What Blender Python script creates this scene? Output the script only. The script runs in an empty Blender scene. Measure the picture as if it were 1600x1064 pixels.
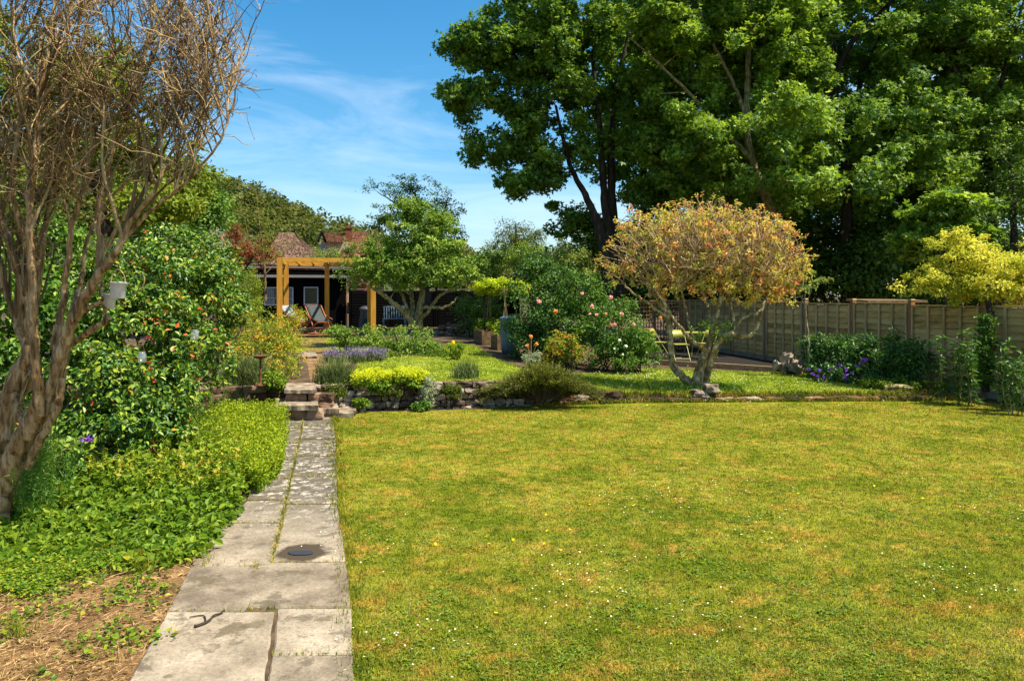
import bpy, math, random
import numpy as np

# ------------------------------------------------------------------ camera, sky, sun, exposure
F, EYE, HOR = 1150.0, 2.0, 462.0          # focal length in photo pixels, eye height, horizon row
scene = bpy.context.scene
COL = scene.collection
cam_d = bpy.data.cameras.new('camera')
cam_d.sensor_width = 36.0
cam_d.lens = F / 1600 * 36
cam_d.shift_y = -(532 - HOR) / 1600
cam_d.clip_start = 0.05
cam_d.clip_end = 3000
cam = bpy.data.objects.new('camera', cam_d)
COL.objects.link(cam)
cam.location = (0, 0, EYE)
cam.rotation_euler = (math.pi / 2, 0, 0)
scene.camera = cam

TO_SUN = np.array((0.49, -0.13, 0.86)); TO_SUN /= np.linalg.norm(TO_SUN)
world = bpy.data.worlds.new('World'); scene.world = world
world.use_nodes = True
wn, wl = world.node_tree.nodes, world.node_tree.links
for n in list(wn): wn.remove(n)
w_out = wn.new('ShaderNodeOutputWorld'); w_bg = wn.new('ShaderNodeBackground')
sky = wn.new('ShaderNodeTexSky'); sky.sky_type = 'NISHITA'; sky.sun_disc = False
sky.sun_elevation = math.asin(TO_SUN[2]); sky.sun_rotation = math.atan2(TO_SUN[0], TO_SUN[1])
sky.altitude = 0; sky.air_density = 1.0; sky.dust_density = 1.1; sky.ozone_density = 2.6
hs = wn.new('ShaderNodeHueSaturation'); hs.inputs['Saturation'].default_value = 1.4; hs.inputs['Hue'].default_value = 0.488
tc = wn.new('ShaderNodeTexCoord'); mp = wn.new('ShaderNodeMapping'); mp.inputs['Scale'].default_value = (1.3, 1.3, 6.0)
nz = wn.new('ShaderNodeTexNoise'); nz.inputs['Scale'].default_value = 2.2; nz.inputs['Detail'].default_value = 7; nz.inputs['Roughness'].default_value = 0.62
nz.inputs['Distortion'].default_value = 0.6
cr = wn.new('ShaderNodeValToRGB'); cr.color_ramp.elements[0].position = 0.42; cr.color_ramp.elements[1].position = 0.85
cr.color_ramp.elements[0].color = (0, 0, 0, 1); cr.color_ramp.elements[1].color = (0.42, 0.42, 0.42, 1)
mx = wn.new('ShaderNodeMixRGB'); mx.inputs['Color2'].default_value = (7.0, 7.4, 8.0, 1)
wl.new(tc.outputs['Generated'], mp.inputs['Vector']); wl.new(mp.outputs['Vector'], nz.inputs['Vector'])
wl.new(nz.outputs['Fac'], cr.inputs['Fac']); wl.new(cr.outputs['Color'], mx.inputs['Fac'])
wl.new(sky.outputs['Color'], hs.inputs['Color']); wl.new(hs.outputs['Color'], mx.inputs['Color1'])
wl.new(mx.outputs['Color'], w_bg.inputs['Color'])
w_bg.inputs['Strength'].default_value = 0.094
wl.new(w_bg.outputs['Background'], w_out.inputs['Surface'])

sun_d = bpy.data.lights.new('sun', 'SUN'); sun_d.energy = 5.0; sun_d.angle = math.radians(0.5); sun_d.color = (1.0, 0.91, 0.74)
sun = bpy.data.objects.new('sun', sun_d); COL.objects.link(sun)
from mathutils import Vector
sun.rotation_euler = Vector(TO_SUN).to_track_quat('Z', 'Y').to_euler()
sun.location = (20, -10, 40)
vs = scene.view_settings
vs.view_transform = 'Standard'; vs.look = 'None'; vs.gamma = 1.0; vs.exposure = 1.08; vs.use_curve_mapping = False
scene.cycles.max_bounces = 6; scene.cycles.diffuse_bounces = 3; scene.cycles.glossy_bounces = 2
scene.cycles.transmission_bounces = 4; scene.cycles.transparent_max_bounces = 6
scene.cycles.caustics_reflective = False; scene.cycles.caustics_refractive = False

# ------------------------------------------------------------------ helpers
RNG = np.random.default_rng(11)

def P(px, py, Y):
    return np.array(((px - 800) * Y / F, Y, EYE - (py - HOR) * Y / F))

def norm(v):
    return v / np.maximum(np.linalg.norm(v, axis=-1, keepdims=True), 1e-9)

WX = [-14, -9.0, -4.05, 2.4, 8.5, 10.0]
WY = [11.4, 11.9, 12.65, 13.85, 14.15, 14.2]
def wall_y(x): return np.interp(x, WX, WY)

def hz(x, y):
    """height of the garden: lower lawn at 0, upper lawn behind the retaining wall"""
    x = np.asarray(x, float); y = np.asarray(y, float)
    d = y - wall_y(x)
    base = np.interp(x, [-9, -0.5, 1.0, 2.4, 8.3, 9.2], [.47, .45, .28, .13, .11, 0.0])
    back = np.interp(x, [-8, -2, 4, 8], [.62, .58, .32, .05])
    t = np.clip(d / np.maximum(25 - wall_y(x), 1), 0, 1)
    z = base + (back - base) * t
    s = np.clip((d - 0.02) / 0.14, 0, 1)
    s = s * s * (3 - 2 * s)
    return z * s

def G(px, py):
    """where the sight line of a pixel meets the garden ground"""
    px = np.atleast_1d(np.asarray(px, float)); py = np.atleast_1d(np.asarray(py, float))
    out = np.zeros((len(px), 3)); done = np.zeros(len(px), bool)
    Y = np.full(len(px), 2.2)
    for _ in range(2500):
        z = EYE - (py - HOR) * Y / F
        x = (px - 800) * Y / F
        g = hz(x, Y)
        hit = (z <= g) & ~done
        out[hit] = np.stack((x, Y, g), 1)[hit]
        done |= hit
        if done.all(): break
        Y = np.where(done, Y, Y * 1.0025)
    out[~done] = np.stack(((px - 800) * 60 / F, np.full(len(px), 60.), np.full(len(px), 0.3)), 1)[~done]
    return out

def G1(px, py): return G(px, py)[0]

class MB:
    """collects geometry; build() links it as one mesh object"""
    def __init__(self): self.v = []; self.f = []; self.a = []; self.m = []; self.n = 0
    def add(self, v, f, a=0.5, m=0):
        v = np.asarray(v, float).reshape(-1, 3); f = np.asarray(f, int)
        self.v.append(v); self.f.append(f + self.n); self.n += len(v)
        self.a.append(np.broadcast_to(np.asarray(a, float), (len(f),)).copy())
        self.m.append(np.full(len(f), m, int))
        return self
    def box(self, c, s, rz=0.0, a=0.5, m=0, tilt=None, taper=1.0):
        hx, hy, hh = s[0] / 2, s[1] / 2, s[2] / 2
        v = np.array([(x * (taper if z > 0 else 1), y * (taper if z > 0 else 1), z) for z in (-hh, hh) for x, y in ((-hx, -hy), (hx, -hy), (hx, hy), (-hx, hy))])
        if tilt is not None:
            ca, sa = math.cos(tilt), math.sin(tilt)
            v = np.stack((v[:, 0], v[:, 1] * ca - v[:, 2] * sa, v[:, 1] * sa + v[:, 2] * ca), 1)
        ca, sa = math.cos(rz), math.sin(rz)
        v = np.stack((v[:, 0] * ca - v[:, 1] * sa, v[:, 0] * sa + v[:, 1] * ca, v[:, 2]), 1) + np.asarray(c, float)
        return self.add(v, [(0, 3, 2, 1), (4, 5, 6, 7), (0, 1, 5, 4), (1, 2, 6, 5), (2, 3, 7, 6), (3, 0, 4, 7)], a, m)
    def bar(self, p, q, w, h, up=(0, 0, 1), a=0.5, m=0):
        p, q = np.asarray(p, float), np.asarray(q, float)
        d = norm(q - p); s = norm(np.cross(d, up)); u = np.cross(s, d)
        v = []
        for e in (p, q):
            for i, j in ((-1, -1), (1, -1), (1, 1), (-1, 1)): v.append(e + s * w / 2 * i + u * h / 2 * j)
        return self.add(v, [(3, 2, 1, 0), (4, 5, 6, 7), (0, 1, 5, 4), (1, 2, 6, 5), (2, 3, 7, 6), (3, 0, 4, 7)], a, m)
    def tube(self, pts, rad, n=6, a=0.5, m=0, cap=False, rough=0.0):
        pts = np.asarray(pts, float); k = len(pts)
        rad = np.broadcast_to(np.asarray(rad, float), (k,))
        d = np.gradient(pts, axis=0); d = norm(d)
        ref = np.array((0.31, 0.9, 0.2)) if abs(d[0][2]) > .5 else np.array((0.05, .1, 1.0))
        s = norm(np.cross(d, ref)); u = np.cross(d, s)
        an = np.arange(n) * 2 * math.pi / n
        R = rad[:, None, None]
        if rough: R = R * (1 + rough * RNG.standard_normal((k, n, 1)))
        v = pts[:, None, :] + R * (np.cos(an)[None, :, None] * s[:, None, :] + np.sin(an)[None, :, None] * u[:, None, :])
        i = np.arange(k - 1)[:, None] * n; j = np.arange(n)[None, :]; j2 = (j + 1) % n
        f = np.stack((i + j, i + j2, i + n + j2, i + n + j), -1).reshape(-1, 4)
        self.add(v.reshape(-1, 3), f, a, m)
        if cap:
            for ring, e in ((v[0], pts[0]), (v[-1], pts[-1])):
                self.add(np.vstack((ring, e)), [(q, (q + 1) % n, n) for q in range(n)], a, m)
        return self
    def lathe(self, prof, c, n=20, a=0.5, m=0):
        prof = np.asarray(prof, float); an = np.arange(n) * 2 * math.pi / n
        v = np.stack((prof[:, None, 0] * np.cos(an), prof[:, None, 0] * np.sin(an), np.repeat(prof[:, 1:2], n, 1)), -1) + np.asarray(c, float)
        k = len(prof); i = np.arange(k - 1)[:, None] * n; j = np.arange(n)[None, :]; j2 = (j + 1) % n
        return self.add(v.reshape(-1, 3), np.stack((i + j, i + j2, i + n + j2, i + n + j), -1).reshape(-1, 4), a, m)
    def kites(self, p, ax, nr, L, W, a, fold=0.12, m=0):
        s = np.cross(ax, nr); L = np.broadcast_to(L, (len(p),))[:, None]; W = np.broadcast_to(W, (len(p),))[:, None]
        v = np.stack((p, p + ax * L * .42 + s * W / 2 + nr * W * fold, p + ax * L, p + ax * L * .42 - s * W / 2 + nr * W * fold), 1)
        f = np.arange(len(p) * 4).reshape(-1, 4)
        return self.add(v.reshape(-1, 3), f, a, m)
    def leaf6(self, p, ax, nr, L, W, a, fold=0.18, m=0):
        s = np.cross(ax, nr); L = np.broadcast_to(L, (len(p),))[:, None]; W = np.broadcast_to(W, (len(p),))[:, None]
        up = nr * W * fold
        v = np.stack((p, p + ax * L * .30 + s * W * .46 + up, p + ax * L * .66 + s * W * .40 + up * .9, p + ax * L - nr * L * .12,
                      p + ax * L * .66 - s * W * .40 + up * .9, p + ax * L * .30 - s * W * .46 + up), 1)
        b = np.arange(len(p))[:, None] * 6
        f = np.concatenate((b + np.array([[0, 1, 2, 3]]), b + np.array([[0, 3, 4, 5]])), 0)
        return self.add(v.reshape(-1, 3), f, np.concatenate((np.broadcast_to(a, (len(p),)),) * 2), m)
    def blades(self, p, d, h, w, bend, a, m=0):
        """grass blades: p base, d lean direction (horizontal unit), h height, bend = sideways reach / height"""
        n = len(p); h = np.broadcast_to(h, (n,))[:, None]; w = np.broadcast_to(w, (n,))[:, None]; bend = np.broadcast_to(bend, (n,))[:, None]
        th = RNG.uniform(0, 2 * math.pi, n); s = np.stack((np.cos(th), np.sin(th), 0 * th), 1)
        z = np.array((0, 0, 1.0))
        mid = p + z * h * .55 + d * h * bend * .3; tip = p + z * h * (1 - .25 * bend) + d * h * bend
        v = np.stack((p - s * w / 2, p + s * w / 2, mid + s * w * .4, mid - s * w * .4, tip), 1)
        b = np.arange(n)[:, None] * 5
        vv = v.reshape(-1, 3)
        self.add(vv, b + np.array([[0, 1, 2, 3]]), a, m)
        f2 = b + np.array([[3, 2, 4]])
        self.f.append(f2 + self.n - len(vv)); self.a.append(np.broadcast_to(np.asarray(a, float), (n,)).copy()); self.m.append(np.full(n, m, int))
        return self
    def build(self, name, mats, parent=None, smooth=False):
        v = np.concatenate(self.v) if self.v else np.zeros((0, 3))
        q = parent
        while q is not None: v = v - np.asarray(q.location); q = q.parent
        me = bpy.data.meshes.new(name)
        tot = np.concatenate([np.full(len(f), f.shape[1], int) for f in self.f])
        idx = np.concatenate([f.ravel() for f in self.f]).astype(np.int32)
        me.vertices.add(len(v)); me.vertices.foreach_set('co', v.astype(np.float32).ravel())
        me.loops.add(len(idx)); me.loops.foreach_set('vertex_index', idx)
        me.polygons.add(len(tot))
        st = np.concatenate(((0,), np.cumsum(tot)[:-1])).astype(np.int32)
        me.polygons.foreach_set('loop_start', st)
        if not isinstance(mats, (list, tuple)): mats = [mats]
        for m_ in mats: me.materials.append(m_)
        me.update(calc_edges=True)
        if len(mats) > 1: me.polygons.foreach_set('material_index', np.concatenate(self.m).astype(np.int32))
        me.polygons.foreach_set('use_smooth', np.full(len(tot), bool(smooth)))
        at = me.attributes.new('v', 'FLOAT', 'FACE'); at.data.foreach_set('value', np.concatenate(self.a).astype(np.float32))
        o = bpy.data.objects.new(name, me); COL.objects.link(o)
        if parent is not None: o.parent = parent
        return o

def tag(o, label, cat, group=None):
    o['label'] = label; o['category'] = cat
    if group: o['group'] = group
    return o
def thing(name, label, cat, loc, group=None):
    o = bpy.data.objects.new(name, None); COL.objects.link(o); o.location = tuple(float(c) for c in loc)
    o.empty_display_size = 0.2
    return tag(o, label, cat, group)
def struct(o): o['kind'] = 'structure'; return o
def stuff(o, label=None, cat=None):
    o['kind'] = 'stuff'
    if label: tag(o, label, cat)
    return o

# ------------------------------------------------------------------ materials
def new_mat(name):
    m = bpy.data.materials.new(name); m.use_nodes = True
    nt = m.node_tree
    for n in list(nt.nodes): nt.nodes.remove(n)
    out = nt.nodes.new('ShaderNodeOutputMaterial')
    return m, nt.nodes, nt.links, out
def ramp(nodes, cols, interp='LINEAR'):
    r = nodes.new('ShaderNodeValToRGB'); e = r.color_ramp.elements; r.color_ramp.interpolation = interp
    for i, (p, c) in enumerate(cols):
        q = e[i] if i < 2 else e.new(p)
        q.position = p; q.color = (*c, 1)
    return r
def leaf_mat(name, cols, trans=0.35, gloss=0.10, rough=0.35):
    m, N, L, out = new_mat(name)
    at = N.new('ShaderNodeAttribute'); at.attribute_name = 'v'
    r = ramp(N, cols); L.new(at.outputs['Fac'], r.inputs['Fac'])
    bc = N.new('ShaderNodeMixRGB'); bc.blend_type = 'MULTIPLY'; bc.inputs['Fac'].default_value = 1; bc.inputs['Color2'].default_value = (1.40, 1.42, 1.25, 1); L.new(r.outputs['Color'], bc.inputs['Color1'])
    d = N.new('ShaderNodeBsdfDiffuse'); t = N.new('ShaderNodeBsdfTranslucent')
    hs = N.new('ShaderNodeHueSaturation'); hs.inputs['Hue'].default_value = 0.485; hs.inputs['Value'].default_value = 1.25
    L.new(bc.outputs['Color'], d.inputs['Color']); L.new(bc.outputs['Color'], hs.inputs['Color']); L.new(hs.outputs['Color'], t.inputs['Color'])
    mx = N.new('ShaderNodeMixShader'); mx.inputs[0].default_value = trans
    L.new(d.outputs[0], mx.inputs[1]); L.new(t.outputs[0], mx.inputs[2])
    g = N.new('ShaderNodeBsdfGlossy'); g.inputs['Roughness'].default_value = rough + .18; g.inputs['Color'].default_value = (.9, .95, .9, 1)
    m2 = N.new('ShaderNodeMixShader'); m2.inputs[0].default_value = gloss * .28
    L.new(mx.outputs[0], m2.inputs[1]); L.new(g.outputs[0], m2.inputs[2]); L.new(m2.outputs[0], out.inputs['Surface'])
    return m
def noise_mat(name, cols, scale=(1, 1, 1), nscale=6.0, detail=6, rough=0.85, bump=0.3, attr=0.0, distort=0.3, dist=0.02, spec=0.2, coord='Object', tone=0.0):
    """procedural surface: noise through a colour ramp, plus bump; attr mixes in the per-face value"""
    m, N, L, out = new_mat(name)
    tc = N.new('ShaderNodeTexCoord'); mp = N.new('ShaderNodeMapping'); mp.inputs['Scale'].default_value = scale
    nz = N.new('ShaderNodeTexNoise'); nz.inputs['Scale'].default_value = nscale; nz.inputs['Detail'].default_value = detail
    nz.inputs['Roughness'].default_value = .62; nz.inputs['Distortion'].default_value = distort
    L.new(tc.outputs[coord], mp.inputs['Vector']); L.new(mp.outputs['Vector'], nz.inputs['Vector'])
    r = ramp(N, cols)
    fac = nz.outputs['Fac']
    if attr:
        at = N.new('ShaderNodeAttribute'); at.attribute_name = 'v'
        mm = N.new('ShaderNodeMix'); mm.data_type = 'FLOAT'; mm.inputs[0].default_value = attr
        L.new(nz.outputs['Fac'], mm.inputs[2]); L.new(at.outputs['Fac'], mm.inputs[3]); fac = mm.outputs[0]
    L.new(fac, r.inputs['Fac'])
    b = N.new('ShaderNodeBsdfPrincipled'); b.inputs['Roughness'].default_value = rough; b.inputs['Specular IOR Level'].default_value = spec
    col = r.outputs['Color']
    if tone:            # every board panel weathered a little differently, with green algae patches
        oi = N.new('ShaderNodeObjectInfo'); tr_ = ramp(N, [(0, (1 - tone, 1 - tone * .9, 1 - tone * .9)), (.5, (1, 1, 1)), (1, (1 + tone * .6, 1 + tone * .45, 1 + tone * .2))]); L.new(oi.outputs['Random'], tr_.inputs['Fac'])
        mu = N.new('ShaderNodeMixRGB'); mu.blend_type = 'MULTIPLY'; mu.inputs['Fac'].default_value = 1; L.new(col, mu.inputs['Color1']); L.new(tr_.outputs['Color'], mu.inputs['Color2'])
        gz = N.new('ShaderNodeTexNoise'); gz.inputs['Scale'].default_value = 1.6; gz.inputs['Detail'].default_value = 8; gz.inputs['Roughness'].default_value = .7; L.new(tc.outputs['Object'], gz.inputs['Vector'])
        gr_ = ramp(N, [(.48, (0, 0, 0)), (.66, (.4, .4, .4))]); L.new(gz.outputs['Fac'], gr_.inputs['Fac'])
        mz = N.new('ShaderNodeMixRGB'); mz.inputs['Color2'].default_value = (.13, .115, .06, 1); L.new(gr_.outputs['Color'], mz.inputs['Fac']); L.new(mu.outputs['Color'], mz.inputs['Color1']); col = mz.outputs['Color']
    L.new(col, b.inputs['Base Color'])
    if bump:
        bp = N.new('ShaderNodeBump'); bp.inputs['Strength'].default_value = bump; bp.inputs['Distance'].default_value = dist
        L.new(nz.outputs['Fac'], bp.inputs['Height']); L.new(bp.outputs[0], b.inputs['Normal'])
    L.new(b.outputs[0], out.inputs['Surface'])
    return m
def plain(name, col, rough=0.6, metal=0.0, spec=0.4, var=0.12):
    c = np.array(col)
    m = noise_mat(name, [(.3, tuple(c * (1 - var))), (.7, tuple(np.minimum(c * (1 + var), 1)))], nscale=9, rough=rough, bump=0.05, spec=spec)
    for n in m.node_tree.nodes:
        if n.type == 'BSDF_PRINCIPLED': n.inputs['Metallic'].default_value = metal
    return m

def lawn_mat(name, ground=False, gain=(1, 1, 1), dry=1.0):
    """grass colour: large patches of green, straw and rusty moss by position, plus a value per blade"""
    m, N, L, out = new_mat(name)
    geo = N.new('ShaderNodeNewGeometry')
    def nse(scale, detail=4, w=0.0):
        mp = N.new('ShaderNodeMapping'); mp.inputs['Location'].default_value = (w, w * 1.7, 0)
        n = N.new('ShaderNodeTexNoise'); n.inputs['Scale'].default_value = scale; n.inputs['Detail'].default_value = detail; n.inputs['Roughness'].default_value = .65
        L.new(geo.outputs['Position'], mp.inputs['Vector']); L.new(mp.outputs['Vector'], n.inputs['Vector'])
        return n.outputs['Fac']
    at = N.new('ShaderNodeAttribute'); at.attribute_name = 'v'
    base = ramp(N, [(.0, (.085, .12, .012)), (.35, (.205, .232, .018)), (.65, (.345, .338, .040)), (1.0, (.48, .43, .16))])
    mm = N.new('ShaderNodeMath'); mm.operation = 'MULTIPLY_ADD'; mm.inputs[1].default_value = 0.85
    n1 = N.new('ShaderNodeMath'); n1.operation = 'MULTIPLY_ADD'; n1.inputs[1].default_value = 1.3; n1.inputs[2].default_value = -.56
    L.new(nse(1.1, 6), n1.inputs[0])
    L.new(at.outputs['Fac'], mm.inputs[0]); L.new(n1.outputs[0], mm.inputs[2]); L.new(mm.outputs[0], base.inputs['Fac'])
    rust = ramp(N, [(.49, (0, 0, 0)), (.64, (.75 * dry, .75 * dry, .75 * dry))]); L.new(nse(3.6, 9, 13.0), rust.inputs['Fac'])
    mx = N.new('ShaderNodeMixRGB'); mx.inputs['Color2'].default_value = (.42, .265, .05, 1)
    L.new(rust.outputs['Color'], mx.inputs['Fac']); L.new(base.outputs['Color'], mx.inputs['Color1'])
    green = ramp(N, [(.50, (0, 0, 0)), (.66, (.75, .75, .75))]); L.new(nse(0.9, 7, 41.0), green.inputs['Fac'])
    mx2 = N.new('ShaderNodeMixRGB'); mx2.inputs['Color2'].default_value = (.10, .16, .010, 1)
    L.new(green.outputs['Color'], mx2.inputs['Fac']); L.new(mx.outputs['Color'], mx2.inputs['Color1'])
    mot = ramp(N, [(.36, (.45, .55, .5)), (.5, (1, 1, 1)), (.64, (1.45, 1.3, 1.5))]); L.new(nse(8.5, 8, 77.0), mot.inputs['Fac'])
    mx3 = N.new('ShaderNodeMixRGB'); mx3.blend_type = 'MULTIPLY'; mx3.inputs['Fac'].default_value = .8
    L.new(mx2.outputs['Color'], mx3.inputs['Color1']); L.new(mot.outputs['Color'], mx3.inputs['Color2']); mx2 = mx3
    mg = N.new('ShaderNodeMixRGB'); mg.blend_type = 'MULTIPLY'; mg.inputs['Fac'].default_value = 1; mg.inputs['Color2'].default_value = (*gain, 1); L.new(mx2.outputs['Color'], mg.inputs['Color1']); mx2 = mg
    d = N.new('ShaderNodeBsdfDiffuse'); L.new(mx2.outputs['Color'], d.inputs['Color'])
    if ground:
        fine = N.new('ShaderNodeTexNoise'); fine.inputs['Scale'].default_value = 90; fine.inputs['Detail'].default_value = 4
        L.new(geo.outputs['Position'], fine.inputs['Vector'])
        fr = ramp(N, [(.3, (.35, .35, .35)), (.75, (1.25, 1.2, 1.1))]); L.new(fine.outputs['Fac'], fr.inputs['Fac'])
        mu = N.new('ShaderNodeMixRGB'); mu.blend_type = 'MULTIPLY'; mu.inputs['Fac'].default_value = 1
        L.new(mx2.outputs['Color'], mu.inputs['Color1']); L.new(fr.outputs['Color'], mu.inputs['Color2']); L.new(mu.outputs['Color'], d.inputs['Color'])
        bp = N.new('ShaderNodeBump'); bp.inputs['Strength'].default_value = .7; bp.inputs['Distance'].default_value = .03
        L.new(fine.outputs['Fac'], bp.inputs['Height']); L.new(bp.outputs[0], d.inputs['Normal'])
        L.new(d.outputs[0], out.inputs['Surface'])
    else:
        t = N.new('ShaderNodeBsdfTranslucent'); L.new(mx2.outputs['Color'], t.inputs['Color'])
        ms = N.new('ShaderNodeMixShader'); ms.inputs[0].default_value = .35
        L.new(d.outputs[0], ms.inputs[1]); L.new(t.outputs[0], ms.inputs[2]); L.new(ms.outputs[0], out.inputs['Surface'])
    return m

def slab_mat():
    m, N, L, out = new_mat('paving_stone')
    geo = N.new('ShaderNodeNewGeometry'); at = N.new('ShaderNodeAttribute'); at.attribute_name = 'v'
    def nse(scale, detail=6, loc=0.0, rough=.65):
        mp = N.new('ShaderNodeMapping'); mp.inputs['Location'].default_value = (loc, loc * .7, 0)
        n = N.new('ShaderNodeTexNoise'); n.inputs['Scale'].default_value = scale; n.inputs['Detail'].default_value = detail; n.inputs['Roughness'].default_value = rough
        L.new(geo.outputs['Position'], mp.inputs['Vector']); L.new(mp.outputs['Vector'], n.inputs['Vector']); return n.outputs['Fac']
    base = ramp(N, [(.28, (.14, .108, .074)), (.5, (.275, .225, .16)), (.72, (.40, .335, .245))])
    mm = N.new('ShaderNodeMath'); mm.operation = 'MULTIPLY_ADD'; mm.inputs[1].default_value = .30
    sub = N.new('ShaderNodeMath'); sub.operation = 'SUBTRACT'; sub.inputs[1].default_value = .11
    big = nse(3.2, 9); L.new(big, sub.inputs[0]); L.new(at.outputs['Fac'], mm.inputs[0]); L.new(sub.outputs[0], mm.inputs[2]); L.new(mm.outputs[0], base.inputs['Fac'])
    stain = ramp(N, [(.57, (0, 0, 0)), (.61, (.55, .55, .55)), (.72, (.85, .85, .85))]); L.new(nse(4.5, 8, 7.0), stain.inputs['Fac'])
    # older stones further along the path carry more dark growth and pale lichen
    sep = N.new('ShaderNodeSeparateXYZ'); L.new(geo.outputs['Position'], sep.inputs[0])
    far = N.new('ShaderNodeMapRange'); far.inputs['From Min'].default_value = 5.6; far.inputs['From Max'].default_value = 7.4; L.new(sep.outputs['Y'], far.inputs['Value'])
    m1 = N.new('ShaderNodeMixRGB'); m1.inputs['Color2'].default_value = (.085, .068, .045, 1)
    L.new(stain.outputs['Color'], m1.inputs['Fac']); L.new(base.outputs['Color'], m1.inputs['Color1'])
    dk = ramp(N, [(.30, (.45, .45, .45)), (.48, (1, 1, 1))]); L.new(nse(7.0, 8, 19.0), dk.inputs['Fac'])
    dkm = N.new('ShaderNodeMath'); dkm.operation = 'MULTIPLY'; L.new(dk.outputs['Color'], dkm.inputs[0]); L.new(far.outputs[0], dkm.inputs[1])
    m2 = N.new('ShaderNodeMixRGB'); m2.inputs['Color2'].default_value = (.105, .09, .068, 1)
    L.new(dkm.outputs[0], m2.inputs['Fac']); L.new(m1.outputs['Color'], m2.inputs['Color1'])
    vo = N.new('ShaderNodeTexVoronoi'); vo.voronoi_dimensions = '2D'; vo.inputs['Scale'].default_value = 8; vo.inputs['Randomness'].default_value = 1
    wob = N.new('ShaderNodeMixRGB'); wob.blend_type = 'ADD'; wob.inputs['Fac'].default_value = .22
    wn_ = N.new('ShaderNodeTexNoise'); wn_.inputs['Scale'].default_value = 22
    L.new(geo.outputs['Position'], wn_.inputs['Vector']); L.new(geo.outputs['Position'], wob.inputs['Color1']); L.new(wn_.outputs['Color'], wob.inputs['Color2'])
    L.new(wob.outputs['Color'], vo.inputs['Vector'])
    lq = N.new('ShaderNodeMath'); lq.operation = 'MULTIPLY_ADD'; lq.inputs[1].default_value = -.75; L.new(nse(1.7, 3, 51.0), lq.inputs[0]); L.new(vo.outputs['Distance'], lq.inputs[2])
    lf = N.new('ShaderNodeMath'); lf.operation = 'MULTIPLY_ADD'; lf.inputs[1].default_value = .45; L.new(nse(34, 4, 61.0), lf.inputs[0]); L.new(lq.outputs[0], lf.inputs[2])
    li = ramp(N, [(.07, (.95, .95, .95)), (.13, (0, 0, 0))]); L.new(lf.outputs[0], li.inputs['Fac'])
    pt = ramp(N, [(.38, (.1, .1, .1)), (.52, (1, 1, 1))]); L.new(nse(2.1, 4, 29.0), pt.inputs['Fac'])
    lm = N.new('ShaderNodeMath'); lm.operation = 'MULTIPLY'; L.new(li.outputs['Color'], lm.inputs[0]); L.new(far.outputs[0], lm.inputs[1])
    lm2 = N.new('ShaderNodeMath'); lm2.operation = 'MULTIPLY'; L.new(lm.outputs[0], lm2.inputs[0]); L.new(pt.outputs['Color'], lm2.inputs[1])
    m3 = N.new('ShaderNodeMixRGB'); m3.inputs['Color2'].default_value = (.43, .395, .32, 1)
    L.new(lm2.outputs[0], m3.inputs['Fac']); L.new(m2.outputs['Color'], m3.inputs['Color1'])
    gr_ = ramp(N, [(.36, (.62, .60, .58)), (.55, (1, 1, 1)), (.70, (1.18, 1.17, 1.15))]); L.new(nse(48, 6, 5.0, .8), gr_.inputs['Fac'])
    mg = N.new('ShaderNodeMixRGB'); mg.blend_type = 'MULTIPLY'; mg.inputs['Fac'].default_value = .9; L.new(m3.outputs['Color'], mg.inputs['Color1']); L.new(gr_.outputs['Color'], mg.inputs['Color2']); m3 = mg
    # small dark pits
    vp = N.new('ShaderNodeTexVoronoi'); vp.voronoi_dimensions = '2D'; vp.inputs['Scale'].default_value = 22; L.new(wob.outputs['Color'], vp.inputs['Vector'])
    pr = ramp(N, [(.06, (.8, .8, .8)), (.12, (0, 0, 0))]); L.new(vp.outputs['Distance'], pr.inputs['Fac'])
    m4 = N.new('ShaderNodeMixRGB'); m4.inputs['Color2'].default_value = (.10, .08, .06, 1)
    L.new(pr.outputs['Color'], m4.inputs['Fac']); L.new(m3.outputs['Color'], m4.inputs['Color1'])
    b = N.new('ShaderNodeBsdfPrincipled'); b.inputs['Roughness'].default_value = .85; b.inputs['Specular IOR Level'].default_value = .25
    # damp hollow round the puddle
    dv = N.new('ShaderNodeVectorMath'); dv.operation = 'SUBTRACT'; dv.inputs[1].default_value = (PUD[0], PUD[1], PUD[2]); L.new(geo.outputs['Position'], dv.inputs[0])
    ds = N.new('ShaderNodeVectorMath'); ds.operation = 'MULTIPLY'; ds.inputs[1].default_value = (4.6, 5.0, 0); L.new(dv.outputs[0], ds.inputs[0])
    dl = N.new('ShaderNodeVectorMath'); dl.operation = 'LENGTH'; L.new(ds.outputs[0], dl.inputs[0])
    da = N.new('ShaderNodeMath'); da.operation = 'MULTIPLY_ADD'; da.inputs[1].default_value = .9; L.new(nse(9, 5, 3.3), da.inputs[0]); L.new(dl.outputs['Value'], da.inputs[2])
    dr = ramp(N, [(.0, (1, 1, 1)), (1.0, (0, 0, 0))]); dmr = N.new('ShaderNodeMapRange'); dmr.inputs['From Min'].default_value = 1.25; dmr.inputs['From Max'].default_value = 1.5; L.new(da.outputs[0], dmr.inputs['Value']); L.new(dmr.outputs[0], dr.inputs['Fac'])
    m5 = N.new('ShaderNodeMixRGB'); m5.inputs['Color2'].default_value = (.055, .04, .024, 1); L.new(dr.outputs['Color'], m5.inputs['Fac']); L.new(m4.outputs['Color'], m5.inputs['Color1'])
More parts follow.
